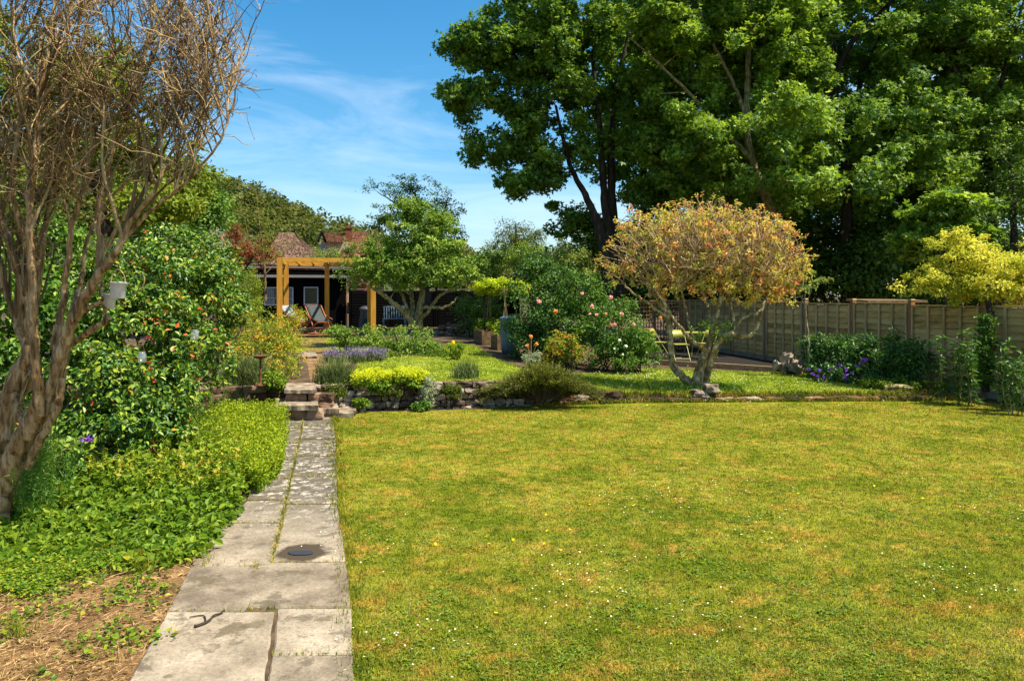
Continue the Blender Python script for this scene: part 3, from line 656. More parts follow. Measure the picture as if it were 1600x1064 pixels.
# clover and weed rosettes in the lawn
c = sample_px(110, LOWPX); c = np.repeat(c, 20, 0) + RNG.normal(0, .15, (110 * 20, 3)) * (1, 1.4, 0); c = c[keep_low(c[:, 0], c[:, 1])]; mb = MB()
for q in c:
    k = RNG.integers(5, 13); th = RNG.uniform(0, 6.28, k); r = RNG.uniform(.014, .040)
    ax = np.stack((np.cos(th), np.sin(th), RNG.uniform(.1, .6, k)), 1); ax = norm(ax)
    nr = norm(np.array((0, 0, 1.0)) - ax * ax[:, 2:3])
    mb.leaf6(q + np.array((0, 0, .008)) + ax * .006 + RNG.normal(0, .03, (k, 3)) * (1, 1, 0), ax, nr, RNG.uniform(.7, 1.2, k) * r, r * .36, .25 + RNG.random(k) * .65)
stuff(mb.build('lawn_weeds', M['lf_bed']), 'small dark green weed rosettes dotted through the lower lawn', 'weeds')
def daisies(n, poly, name, mat, r, label, z=.03):
    # drifts of flowers: cluster the points
    seeds = sample_px(max(6, n // 22), poly); k = RNG.integers(len(seeds), size=n)
    sp = np.clip(seeds[k][:, 1:2] * .045, .12, .7)
    p = seeds[k] + RNG.normal(0, 1, (n, 3)) * sp * (1, 1, 0)
    p[:, 2] = hz(p[:, 0], p[:, 1]) + RNG.uniform(.5, 1.3, n) * z
    mb = MB(); q = np.repeat(p, 6, 0); th = np.tile(np.arange(6) * math.pi / 3, n)
    t1 = np.repeat(RNG.normal(0, .25, n), 6); t2 = np.repeat(RNG.normal(0, .25, n), 6)
    ax = norm(np.stack((np.cos(th), np.sin(th), .2 + np.cos(th) * t1 + np.sin(th) * t2), 1)); nr = norm(np.array((0, 0, 1.)) - ax * ax[:, 2:3])
    mb.kites(q, ax, nr, r, r * .7, np.repeat(RNG.random(n), 6))
    return stuff(mb.build(name, M[mat]), label, 'flowers')
daisies(340, [(560, 1060), (540, 700), (700, 650), (1100, 640), (1560, 660), (1600, 1060)], 'daisies', 'pt_white', .0075, 'tiny white daisies scattered over the lower lawn')
daisies(420, [(870, 590), (1020, 580), (1250, 590), (1330, 600), (1200, 620), (900, 600)], 'upper_daisies', 'pt_white', .014, 'white daisies scattered over the raised upper lawn', .06)
daisies(18, [(560, 1060), (540, 760), (700, 680), (1100, 640), (1560, 680), (1600, 1060)], 'dandelions', 'pt_yellow', .016, 'yellow dandelion heads dotted in the lower lawn', .035)

# stone path
def slab(mb, quad, top, thick=.05, jit=.005, a=.5):
    """one slab: outline between four ground corners with worn, uneven edges"""
    q = np.asarray(quad, float)[:, :2]; pts = []
    c = q.mean(0); q = q + (c - q) * .004
    for i in range(4):
        p, r = q[i], q[(i + 1) % 4]; L = np.linalg.norm(r - p); k = max(4, int(L / .05))
        nrm = np.array((-(r - p)[1], (r - p)[0])) / max(L, 1e-6); w = 0
        for t in np.linspace(0, 1, k, endpoint=False):
            w = float(np.clip(.7 * w + RNG.normal(0, jit * .6), -jit * .8, jit * 1.1)); pts.append(p + (r - p) * t + nrm * w * math.sin(math.pi * max(t, .02)) ** .3)
    pts = np.array(pts); n = len(pts); inn = pts + (c - pts) * (.012 / np.maximum(np.linalg.norm(c - pts, axis=1), .05))[:, None]
    z0 = top - thick
    tilt = RNG.normal(0, .003, 2)
    zt = top + (pts - c) @ tilt; 
    v = np.vstack((np.column_stack((pts, np.full(n, z0))), np.column_stack((pts, zt - .010)), np.column_stack((inn, zt)), [[*c, top]]))
    i = np.arange(n); j = (i + 1) % n
    mb.add(v, np.stack((i, j, n + j, n + i), 1), a); k0 = mb.n - len(v)
    for s in (1,):
        f = np.stack((n + i, n + j, 2 * n + j, 2 * n + i), 1); mb.f.append(f + k0); mb.a.append(np.full(n, a)); mb.m.append(np.zeros(n, int))
        f = np.stack((2 * n + i, 2 * n + j, np.full(n, 3 * n)), 1); mb.f.append(f + k0); mb.a.append(np.full(n, a)); mb.m.append(np.zeros(n, int))
MIDL = lambda y: np.interp(y, [640, 690, 790, 891.9, 892, 962, 962.1, 1064, 1300], [476, 468, 446, 423, 400, 385, 431, 417, 380])
LE = lambda y: np.interp(y, [640, 690, 780, 826, 893, 962, 1064, 1300], [428, 436, 392, 345, 298, 262, 208, 90])
RE = lambda y: np.interp(y, [640, 700, 790, 850, 884, 958, 1064, 1300], [520, 525, 527, 533, 541, 549, 553, 566])
MID = lambda y: np.interp(y, [640, 690, 790, 884, 884.1, 957, 957.1, 1030, 1064, 1300], [476, 468, 446, 424, 401, 386, 432, 424, 417, 380])
lrows = [1300, 1110, 963, 891, 822, 786, 752, 722, 696, 672, 655, 642]
rrows = [1300, 1120, 1031, 957, 884.0, 792, 748, 716, 690, 668, 652, 642]
path = MB()
for rows, lo, hi in ((lrows, LE, MIDL), (rrows, MID, RE)):
    for y0, y1 in zip(rows[:-1], rows[1:]):
        gap = 1.2
        ya, yb = y0 - gap, y1 + gap * .4
        e0 = 1.6 if y0 > 800 else .9
        if lo is LE: px = [lo(ya) + RNG.normal(0, 2), hi(ya) - e0, hi(yb) - e0, lo(yb) + RNG.normal(0, 2)]
        else: px = [lo(ya) + e0, hi(ya), hi(yb), lo(yb) + e0]
        slab(path, G(px, [ya, ya, yb, yb]), .030 + RNG.normal(0, .002), a=RNG.random())
struct(path.build('stone_path', M['slab']))
mb = MB(); ys_ = np.array([1250, 1064, 962, 893, 826, 780, 740, 700, 670, 648.]); lft = G(LE(ys_) + 6, ys_); rgt = G(RE(ys_) - 3, ys_); n = len(ys_)
v = np.concatenate((lft, rgt)); v[:, 2] = .017; mb.add(v, [(i, n + i, n + i + 1, i + 1) for i in range(n - 1)]); struct(mb.build('path_bedding_ground', M['soil']))
def blob(mb, c, rx, ry, z, seed, rz=0, n=44):
    t = np.arange(n) * 2 * math.pi / n; r = np.random.default_rng(seed)
    w = 1 + sum(r.normal(0, .045) * np.cos(k * t + r.uniform(0, 6)) for k in (2, 3, 4, 5, 7))
    x, y = np.cos(t) * rx * w, np.sin(t) * ry * w; ca, sa = math.cos(rz), math.sin(rz)
    v = np.column_stack((c[0] + x * ca - y * sa, c[1] + x * sa + y * ca, np.full(n, z)))
    mb.add(np.vstack((v, [[c[0], c[1], z]])), [(i, (i + 1) % n, n) for i in range(n)])
pc = G1(470, 868)
mb = MB(); blob(mb, pc - np.array((-.01, .03, 0)), .10, .05, .0345, 5); struct(mb.build('puddle_water', M['water']))
# moss and grit in the joints
js = []
for y in np.linspace(648, 900, 900): js.append((MID(y) + RNG.normal(0, 3.0 if y > 760 else 2.0), y))
for rows, lo, hi in ((lrows, LE, MID), (rrows, MID, RE)):
    for y in rows[1:]:
        for t in RNG.random(46): js.append((lo(y) + (hi(y) - lo(y)) * t, y + RNG.normal(0, 1.0)))
js = np.array(js); jp = G(js[:, 0], js[:, 1])
stuff(grass(0, jp, .03, .07, .006, 'joint_grass', .3, 1), 'dry grass and moss growing in the joints of the stone path', 'grass')
# stick on the path
p = [G1(304, 990), G1(322, 984), G1(336, 973), G1(350, 967)]
mb = MB(); mb.tube(curve([q + np.array((0, 0, .045)) for q in p], 4, .002), np.linspace(.009, .005, 13), 6, cap=True)
mb.tube(curve([p[1] + np.array((0, 0, .045)), G1(318, 972) + np.array((0, 0, .04)), G1(296, 975) + np.array((0, 0, .04))], 4), .004, 5)
tag(mb.build('fallen_stick', M['bark_dark']), 'thin forked brown stick lying on the pale path slab', 'stick')

# dry ground at the near left, with straw, leaf litter and scattered weeds
DRY = [(-60, 905), (120, 885), (230, 900), (300, 868), (350, 825), (352, 845), (300, 900), (285, 925), (262, 962), (205, 1066), (150, 1130), (-200, 1130)]
mb = MB(); q = G([-420, 140, 270, 300, 262, 200, 90, -700], [860, 845, 845, 893, 962, 1066, 1300, 1300]); n = len(q)
v = np.vstack((q, [q.mean(0)])); v[:, 2] = .007
mb.add(v, [(i, (i + 1) % n, n) for i in range(n)]); struct(mb.build('dry_ground', M['straw_soil']))
s = sample_px(9500, DRY); n = len(s); mb = MB()
d = hdir(n); d[:, 2] = RNG.normal(.05, .18, n); d = norm(d); nr = norm(np.cross(d, RNG.standard_normal((n, 3))))
mb.kites(s + np.array((0, 0, .012)) + RNG.random((n, 1)) * np.array((0, 0, .02)), d, nr, RNG.uniform(.02, .11, n), RNG.uniform(.003, .006, n), RNG.random(n))
stuff(mb.build('straw', M['straw']), 'dry straw and clippings covering the bare soil beside the path', 'straw')

# ------------------------------------------------------------------ walls and steps
def rough_stone(mb, c, s, rz, a, jit=.14):
    """a knocked-about block: subdivided box with displaced corners and rounded edges"""
    k = 3; g = np.linspace(-1, 1, k + 1); vs_, fs = [], []
    for axis in range(3):
        for sg in (-1, 1):
            A, B = np.meshgrid(g, g); o = np.full_like(A, sg)
            pts = [None] * 3; pts[axis] = o; pts[(axis + 1) % 3] = A; pts[(axis + 2) % 3] = B
            v = np.stack(pts, -1).reshape(-1, 3); i = (np.arange(k)[:, None] * (k + 1) + np.arange(k)[None, :]).ravel()
            f = np.stack((i, i + 1, i + k + 2, i + k + 1), 1)
            if sg < 0: f = f[:, ::-1]
            fs.append(f + len(vs_) * (k + 1) ** 2); vs_.append(v)
    v = np.concatenate(vs_); f = np.concatenate(fs)
    ln = np.linalg.norm(v, axis=1, keepdims=True); v = v * (1 - .20 * np.clip(ln - 1.1, 0, 1))
    ph = RNG.uniform(0, 6, 9)
    w = np.stack([np.sin(v @ np.array((1.7, 2.3, 1.1)) * (1 + .3 * i) + ph[i]) + np.sin(v @ np.array((-2.1, 1.3, 2.6)) + ph[i + 3]) for i in range(3)], 1)
    v = (v + w * jit * .5) * np.asarray(s) / 2
    ca, sa = math.cos(rz), math.sin(rz)
    v = np.stack((v[:, 0] * ca - v[:, 1] * sa, v[:, 0] * sa + v[:, 1] * ca, v[:, 2]), 1) + np.asarray(c)
    mb.add(v, f, a)
def stone_run(mb, x0, x1, h_fn, lmin, lmax, hmin, hmax, off=-.05, depth=.22, jit=.14, z0=-.03):
    z = z0; row = 0
    while True:
        h = RNG.uniform(hmin, hmax); x = x0 - RNG.random() * lmax * .5; any_ = False
        while x < x1:
            l = RNG.uniform(lmin, lmax); xm = x + l / 2; top = h_fn(xm)
            if z + h * .6 < top:
                any_ = True; hh = min(h, top - z + .02)
                y = wall_y(xm) + off + RNG.normal(0, .015) + row * .012
                sl = math.atan2(float(wall_y(xm + .2) - wall_y(xm - .2)), .4)
                rough_stone(mb, (xm, y, z + hh / 2), (l * .97, depth * RNG.uniform(.85, 1.1), hh * .97), sl + RNG.normal(0, .03), RNG.random(), jit)
            x += l
        z += h; row += 1
        if not any_ or z > 1: break
mb = MB(); stone_run(mb, -7.6, -3.98, lambda x: .50, .22, .45, .11, .14, jit=.07, off=-.02)
tag(mb.build('brick_wall', M['brick_old']), 'low reddish stone block wall under the bird bath, left of the steps', 'garden wall')
mb = MB(); stone_run(mb, -3.45, .6, lambda x: .49, .10, .30, .06, .12, jit=.2)
tag(mb.build('stone_wall', M['wallstone']), 'low dark and white rubble stone wall below the yellow flowers', 'garden wall')
mb = MB(); stone_run(mb, .5, 8.75, lambda x: np.interp(x, [.5, 2.2, 8.75], [.4, .15, .13]), .18, .6, .11, .16, off=-.05, depth=.14, jit=.28, z0=-.06)
tag(mb.build('stone_edging', M['edge_stone']), 'long single row of brown edging stones along the upper lawn', 'stone edging')
rw = MB()
for q, s in (((1092, 615), (.30, .2, .14)), ((1098, 623), (.24, .18, .12)), ((1112, 606), (.26, .2, .14))):
    g = P(q[0], q[1], 14.05)
    b = MB(); rough_stone(b, g, s, RNG.normal(0, .3), .8, .3)
    tag(b.build('loose_stone', M['rock']), {615: 'pale loose stone wedged in the edging under the bronze-leaved tree', 623: 'lowest pale stone at the edging below the bronze-leaved tree', 606: 'topmost pale stone resting against the bronze-leaved tree base'}[q[1]], 'stone', 'stones at the foot of the bronze-leaved tree')
for (x0, y0, x1, y1, zt, th, lab) in ((428, 643, 466, 633, .12, .08, 'lower left slab of the stone steps, just above the path'),
                                      (472, 645, 552, 633, .09, .09, 'wide lower slab of the stone steps beside the lawn'),
                                      (484, 638, 530, 629, .17, .09, 'small middle slab of the stone steps, to the right of centre'),
                                      (428, 633, 497, 622, .28, .085, 'big pale middle slab of the stone steps'),
                                      (444, 608, 494, 598, .485, .07, 'top slab of the stone steps level with the upper garden'),
                                      (532, 641, 556, 634, .10, .08, 'small outermost slab of the steps beside the rubble wall')):
    Y0 = F * (EYE - zt) / (y0 - HOR); Y1 = F * (EYE - zt) / (y1 - HOR)
    b = MB(); slab(b, [P(x0, y0, Y0), P(x1, y0, Y0), P(x1 - 2, y1, Y1), P(x0 + 2, y1, Y1)], zt, th, .02)
    tag(b.build('stone_step', M['stepstone']), lab, 'step', 'slabs of the stone steps')
b = MB()
for x in np.linspace(-3.95, -3.3, 4):
    for k in range(3): rough_stone(b, (x * .93 + .02 + RNG.normal(0, .02), 12.14, .06 + k * .135), (.22, .26, .135), .1, RNG.random(), .12)
tag(b.build('step_riser', M['brick_old']), 'upper stone riser carrying the top slab of the steps', 'riser')
b = MB()
for x in np.linspace(-3.62, -3.14, 3): rough_stone(b, (x, 11.78, .095), (.25, .28, .20), .1, RNG.random(), .12)
tag(b.build('step_riser', M['brick_old']), 'lower stone riser under the big pale middle slab of the steps', 'riser')
# worn path beyond the steps
mb = MB(); q = G([440, 498, 560, 512, 506, 470], [606, 606, 562, 545, 530, 528]); n = len(q); v = np.vstack((q, [q.mean(0)])); v[:, 2] = hz(v[:, 0], v[:, 1]) + .018
mb.add(v, [(i, (i + 1) % n, n) for i in range(n)]); struct(mb.build('worn_path', M['straw_soil']))
b = MB(); q = G([466, 495, 494, 470], [561, 561, 552, 552]); slab(b, q, float(q[:, 2].mean()) + .05, .06, .02, .9)
struct(b.build('upper_path', M['stepstone']))

# ------------------------------------------------------------------ far hill and wood, houses
hx = np.linspace(-75, 20, 40); prof = lambda x: np.interp(x, [-75, -52, -40, -30, -22, -14, -5, 8, 20], [24, 22, 19.8, 15.2, 11.6, 8.9, 7.0, 5.2, 3])
v, f = [], []
for yy, k in ((60, 0), (75, .55), (95, .95), (120, 1.0), (160, .9)):
    for x in hx: v.append((x * (yy / 95), yy, prof(x) * k * .92 - .3))
n = len(hx)
for r in range(4):
    for i in range(n - 1): f.append((r * n + i, r * n + i + 1, (r + 1) * n + i + 1, (r + 1) * n + i))
M['hill'] = noise_mat('hill_green', [(.3, (.02, .03, .008)), (.7, (.05, .06, .015))], nscale=2, bump=.3)
struct(MB().add(v, f).build('hill', M['hill'], smooth=True))
C = []
for i in range(520):
    x = RNG.uniform(-60, 8); yy = RNG.uniform(70, 100); k = np.interp(yy, [60, 75, 95, 120], [0, .55, .95, 1.0])
    C.append((x * (yy / 95), yy, prof(x) * k * .92 + RNG.uniform(-.3, 1.3)))
mb, _ = foliage(None, 0, 1.5, 120, .46, .34, flat=.85, up=.7, out=.6, pts=np.array(C), cvar=.65, stray=0)
stuff(mb.build('far_wood', M['lf_wood']), 'dense wood covering the hill beyond the tiled roofs', 'wood')

def roof_slope(mb, a, b, c, d, rows, cols, th=.05):
    """tiled slope between eave a-b and ridge d-c: overlapping courses of tiles"""
    a, b, c, d = map(np.asarray, (a, b, c, d)); nr = norm(np.cross(b - a, d - a))
    if nr[2] < 0: nr = -nr
    for r in range(rows):
        t0, t1 = r / rows, (r + 1.15) / rows
        for k in range(cols):
            s0, s1 = (k + .02) / cols, (k + .98) / cols
            q = [a + (b - a) * s0, a + (b - a) * s1, d + (c - d) * s1, d + (c - d) * s0]
            p0, p1 = q[0] + (q[3] - q[0]) * t0, q[1] + (q[2] - q[1]) * t0
            p2, p3 = q[1] + (q[2] - q[1]) * min(t1, 1), q[0] + (q[3] - q[0]) * min(t1, 1)
            w = RNG.normal(0, .006)
            mb.add([p0 + nr * (th + w), p1 + nr * (th + w), p2 + nr * .012, p3 + nr * .012, p0, p1], [(0, 1, 2, 3), (0, 4, 5, 1)], RNG.random())
# pyramid-roofed building
Yr = 46
base = P(462, 440, Yr); base[2] = 0.5
r = thing('tiled_house', 'low building with a big hipped brown tiled roof behind the black shed', 'house', base)
A_, B_, C_, D_ = P(404, 414, 43), P(494, 414, 43), P(520, 416, 53), P(430, 412, 53)
R1, R2 = P(437, 364, 47), P(459, 364, 48)
mb = MB(); roof_slope(mb, A_, B_, R2, R1, 26, 34); roof_slope(mb, B_, C_, R2, R2 + .02, 26, 30); roof_slope(mb, D_, A_, R1, R1 + .02, 20, 20); roof_slope(mb, C_, D_, R1, R2, 16, 24)
mb.build('roof', M['tile'], r)
mb = MB(); ctr = (A_ + C_) / 2; mb.box((ctr[0], ctr[1], (A_[2] + .4) / 2), (3.1, 8.2, A_[2] - .4), ROT * .0); mb.build('wall', M['house_brick'], r)
# brick house with chimney
Yh = 58
base = P(540, 440, Yh); base[2] = .5
r = thing('brick_house', 'red brick house with tiled gables and a chimney stack beyond the apple tree', 'house', base)
def pyr(px, py, Y): return P(px, py, Y)
mb = MB()
e0, e1 = P(506, 378, 55), P(538, 380, 55); q0, q1 = P(502, 364.5, 58), P(538, 364.5, 58)
roof_slope(mb, e0, e1, q1, q0, 12, 20); mb.build('roof', M['tile_red'], r)
mb = MB(); g0, g1, g2 = P(534, 396, 54), P(592, 392, 56), P(562, 361, 58)
a, b = P(528, 402, 54), P(598, 398, 56); top0, top1 = P(549, 362, 60), P(568, 362, 60)
roof_slope(mb, a, b, top1, top0, 18, 26); roof_slope(mb, b, P(610, 398, 66), P(575, 364, 66), top1, 14, 20)
mb.build('roof', M['tile_red'], r)
mb = MB(); mb.box(P(523, 400, 57) + np.array((0, 0, -1.3)), (2.2, 3.0, 4.6), ROT); mb.build('wall', M['render_wall'], r)
mb = MB(); mb.box(P(563, 410, 59.5) + np.array((0, 0, -1.4)), (3.2, 5.0, 4.2), ROT); mb.build('wall', M['house_brick'], r)
mb = MB(); ch = P(545, 369, 57.5); mb.box(ch, (.46, .56, 1.2), ROT); mb.box(ch + np.array((0, 0, .64)), (.58, .68, .12), ROT); mb.box(ch + np.array((0, 0, -.62)), (.70, .66, .5), ROT, taper=.75)
mb.build('chimney', M['house_brick'], r)
mb = MB(); mb.lathe([(.10, 0), (.12, .02), (.09, .10), (.10, .24), (.12, .26), (.07, .26)], ch + np.array((-.1, 0, .70)), 12); mb.build('chimney_pot', M['tile_red'], r)
mb = MB(); mb.bar(P(497, 377, 54.5), P(502.5, 363, 57), .10, .22); mb.bar(P(509, 377, 54.5), P(503, 363, 57), .10, .22); mb.build('bargeboard', M['black_wood'], r)
mb = MB(); mb.box(P(505, 386, 55.3), (.40, .08, .55), ROT); w = mb.build('window', M['white_paint'], r)
mb = MB(); mb.box(P(505, 386, 55.24), (.30, .05, .45), ROT); mb.build('pane', M['glass'], w)

# ------------------------------------------------------------------ shed, pergola, black fence
def frame(o, y=None):  # local frame across the garden
    o = np.asarray(o, float)
    return lambda u, w, z: o + BX * u + AX * w + np.array((0, 0, z))
Ys = 31.5
so = P(393, 462, Ys); so[2] = .55
S = frame(so)
r = thing('garden_shed', 'long black boarded shed with a flat roof and white-framed windows behind the pergola', 'shed', so)
wid = 3.95
mb = MB()
for k in range(15):
    z = .07 + k * .15
    mb.box(S(wid / 2, .03, z), (wid, .035, .165), ROT, tilt=-.12)
mb.box(S(wid / 2, 1.6, 1.08), (wid - .04, 3.0, 2.2), ROT)
mb.build('wall', M['black_wood'], r)
mb = MB(); mb.box(S(wid / 2 - .05, 1.45, 2.46), (wid + .5, 3.7, .20), ROT); mb.build('roof', M['black_wood'], r)
mb = MB(); mb.box(S(wid / 2 - .05, -.42, 2.28), (wid + .55, .05, .11), ROT); mb.build('fascia', M['fascia'], r)
mb = MB(); mb.box(S(wid / 2 - .05, -.43, 2.66), (wid + .52, .04, .06), ROT); mb.build('roof_edge', M['fascia'], r)
def window(u, z, w, h, pane, mull=0, bars=(), curt=None):
    mb = MB(); t = .05
    for du, dz, ww, hh in ((0, h / 2, w, t), (0, -h / 2, w, t)): mb.box(S(u + du, -.06, z + dz), (ww + t, .07, hh), ROT)
    for du in (-w / 2, w / 2) + ((0,) if mull else ()): mb.box(S(u + du, -.062, z), (t, .066, h - t), ROT)
    for du, dz, ww, hh in bars: mb.box(S(u + du, -.058, z + dz), (ww, .04, hh), ROT)
    fr = mb.build('window', M['white_paint'], r)
    mb = MB(); mb.box(S(u, -.035, z), (w, .02, h), ROT); mb.build('pane', M[pane], fr)
    if curt:
        for c0, c1 in curt:
            mb = MB()
            n = 9; xs_ = np.linspace(c0, c1, n); v = []
            for i, x in enumerate(xs_):
                for zz in (-h / 2 + .03, h / 2 - .03): v.append(S(u + x + (.05 * (zz < 0) * (i / n)), -.048 + .004 * (i % 2), z + zz))
            mb.add(v, [(2 * i, 2 * i + 2, 2 * i + 3, 2 * i + 1) for i in range(n - 1)])
            mb.build('curtain', M['curtain'], fr)
window(1.12, 1.42, 1.16, .74, 'glass', 1, bars=((-.29, -.08, .5, .025), (-.2, -.22, .025, .28), (.29, -.12, .5, .025)), curt=[(-.55, -.22), (.36, .54)])
window(2.46, 1.44, .56, .73, 'glass_olive')
mb = MB(); mb.box(S(3.55, -.03, .98), (.72, .05, 1.9), ROT); d = mb.build('door', M['black_wood'], r)
mb = MB(); mb.lathe([(0, 0), (.03, .01), (.035, .04), (0, .06)], S(3.82, -.08, .98), 10); mb.build('handle', M['rust'], d)
mb = MB(); mb.box(S(3.98, -.02, 1.05), (.045, .09, 2.1), ROT); mb.build('corner_post', M['fence_post'], r)

# black fence to the right of the shed
fo = so + BX * 4.1 - AX * .3
FB = frame(fo)
r = thing('black_fence', 'dark stained close-boarded fence running right from the shed behind the apple tree', 'fence', fo)
for k in range(4):
    mb = MB()
    for j in range(13): mb.box(FB(k * 1.9 + .95, 0, .08 + j * .125), (1.82, .03, .145), ROT, tilt=-.12)
    for du in (.1, .95, 1.8): mb.box(FB(k * 1.9 + du, -.03, .85), (.04, .03, 1.6), ROT)
    mb.build('fence_panel', M['black_wood'], r)
    mb = MB(); mb.box(FB(k * 1.9 + .95, 0, 1.73), (1.84, .07, .03), ROT); mb.build('cap_rail', M['fascia'], r)
for k in range(5):
    mb = MB(); mb.box(FB(k * 1.9, 0, .88), (.09, .09, 1.85), ROT); mb.build('fence_post', M['black_wood'], r)

# pergola
Yp = 24.0
po = P(437, 462, Yp); po[2] = float(hz(po[0], po[1])) - .02
Q = frame(po)
r = thing('pergola', 'new honey-coloured timber pergola in front of the black shed', 'pergola', po)
pw, pd, ph = 3.0, 3.0, 2.66
for u, w in ((0, 0), (pw, 0), (0, pd), (pw / 2 - .05, pd), (pw, pd)):
    mb = MB(); h = ph - (0 if w == 0 else .02); mb.box(Q(u, w, h / 2), (.165, .165, h), ROT); mb.build('post', M['oak'], r)
mb = MB(); mb.bar(Q(.10, -.01, ph - .07), Q(pw - .10, -.01, ph - .07), .07, .14); mb.build('beam', M['oak_flat'], r)
mb = MB(); mb.bar(Q(.10, pd, ph - .09), Q(pw - .10, pd, ph - .09), .07, .14); mb.build('beam', M['oak_flat'], r)
for u in np.linspace(.0, pw, 7):
    mb = MB(); mb.bar(Q(u, .035 + (.06 if u in (0, pw) else 0), ph - .08), Q(u, pd - .05 - (.06 if u in (0, pw) else 0), ph - .08), .05, .11); mb.build('rafter', M['oak'], r)
# deck under the chairs
mb = MB(); dz = float(hz(-7, 25)) + .02
DQ = frame(Q(.25, .45, 0)); 
for j in range(14): mb.box((DQ(1.1, j * .15, 0)[0], DQ(1.1, j * .15, 0)[1], dz + .045), (2.2, .14, .03), ROT)
dk = mb.build('deck', M['deck']); tag(dk, 'low timber deck under the pergola carrying the deckchairs', 'deck')
# deckchairs
def deckchair(o, rz, canvas, label):
    r = thing('deckchair', label, 'deckchair', o, 'deckchairs under the pergola')
    ca, sa = math.cos(rz), math.sin(rz)
    def T(x, y, z): return np.asarray(o) + np.array((x * ca - y * sa, x * sa + y * ca, z))   # sitter faces -y
    w = .29
    mb = MB()
    for s in (-w, w): mb.bar(T(s, -.45, .03), T(s, .52, .98), .03, .045)
    mb.bar(T(-w, .52, .97), T(w, .52, .97), .035, .035); mb.bar(T(-w, -.44, .04), T(w, -.44, .04), .035, .03); mb.build('back_frame', M['teak'], r)
    mb = MB(); w2 = .25
    for s in (-w2, w2): mb.bar(T(s, -.50, .42), T(s, .48, .03), .03, .045)
    mb.bar(T(-w2, -.5, .42), T(w2, -.5, .42), .035, .035); mb.bar(T(-w2, .47, .04), T(w2, .47, .04), .03, .03); mb.build('seat_frame', M['teak'], r)
    mb = MB(); w3 = .32
    for s in (-w3, w3): mb.bar(T(s, .20, .66), T(s, .38, .06), .022, .035)
    for s in (-w3, w3): mb.bar(T(s, -.38, .50), T(s, .20, .62), .04, .025)
    mb.build('arm_strut', M['teak'], r)
    mb = MB(); n = 12; v = []
    for i in range(n + 1):
        t = i / n; y = .52 + (-.5 - .52) * t; z = .97 + (.43 - .97) * t - .17 * math.sin(math.pi * t) ** 1.0
        for x in np.linspace(-.235, .235, 5): v.append(T(x, y, z + .012 * (x / .235) ** 2))
    mb.add(v, [(i * 5 + j, i * 5 + j + 1, i * 5 + j + 6, i * 5 + j + 5) for i in range(n) for j in range(4)])
    c = mb.build('canvas', M[canvas], r, smooth=True)
    so_ = c.modifiers.new('thick', 'SOLIDIFY'); so_.thickness = .006
    return r
c1 = P(498, 523, 25.2); c1[2] = dz + .06
deckchair(c1, math.radians(38), 'canvas_dark', 'reddish timber deckchair with dark grey canvas, unfolded in full view on the deck')
c2 = P(462, 523, 25.6); c2[2] = dz + .06
deckchair(c2, math.radians(62), 'canvas_pale', 'timber deckchair with pale canvas, half hidden behind the orange shrub')
# compost bin, bench
b0 = so + BX * 4.75 - AX * .95
mb = MB(); mb.lathe([(.0, 0), (.36, 0), (.35, .12), (.33, .13), (.32, .5), (.29, .51), (.27, .82), (.25, .83)], (b0[0], b0[1], .56), 22)
r = thing('compost_bin', 'black ribbed plastic compost bin with a domed lid against the black fence', 'compost bin', (b0[0], b0[1], .56))
mb.build('bin_body', M['black_plastic'], r)
mb = MB(); mb.lathe([(.27, .82), (.28, .86), (.25, .92), (.14, .98), (0, 1.0)], (b0[0], b0[1], .56), 22); mb.build('lid', plain('grey_lid', (.06, .06, .065), rough=.35), r)
g = so + BX * 5.95 - AX * 1.5; g[2] = .58; GB = frame(g)
r = thing('garden_bench', 'pale blue slatted bench back showing beside the right pergola post', 'bench', g)
mb = MB()
for u in np.linspace(-.42, .42, 9): mb.bar(GB(u, .2, .42), GB(u, .30, .92), .045, .02)
mb.bar(GB(-.48, .31, .95), GB(.48, .31, .95), .04, .06); mb.bar(GB(-.48, .2, .42), GB(.48, .2, .42), .04, .05); mb.build('backrest', M['blue_paint'], r)
mb = MB()
for w in (-.2, -.1, 0, .1): mb.bar(GB(-.48, w, .43), GB(.48, w, .43), .08, .025)
mb.build('seat', M['blue_paint'], r)
for u in (-.46, .46):
    for w in (-.2, .2): mb = MB(); mb.bar(GB(u, w, 0), GB(u, w, .42), .05, .05, up=(0, 1, 0)); mb.build('leg', M['blue_paint'], r)

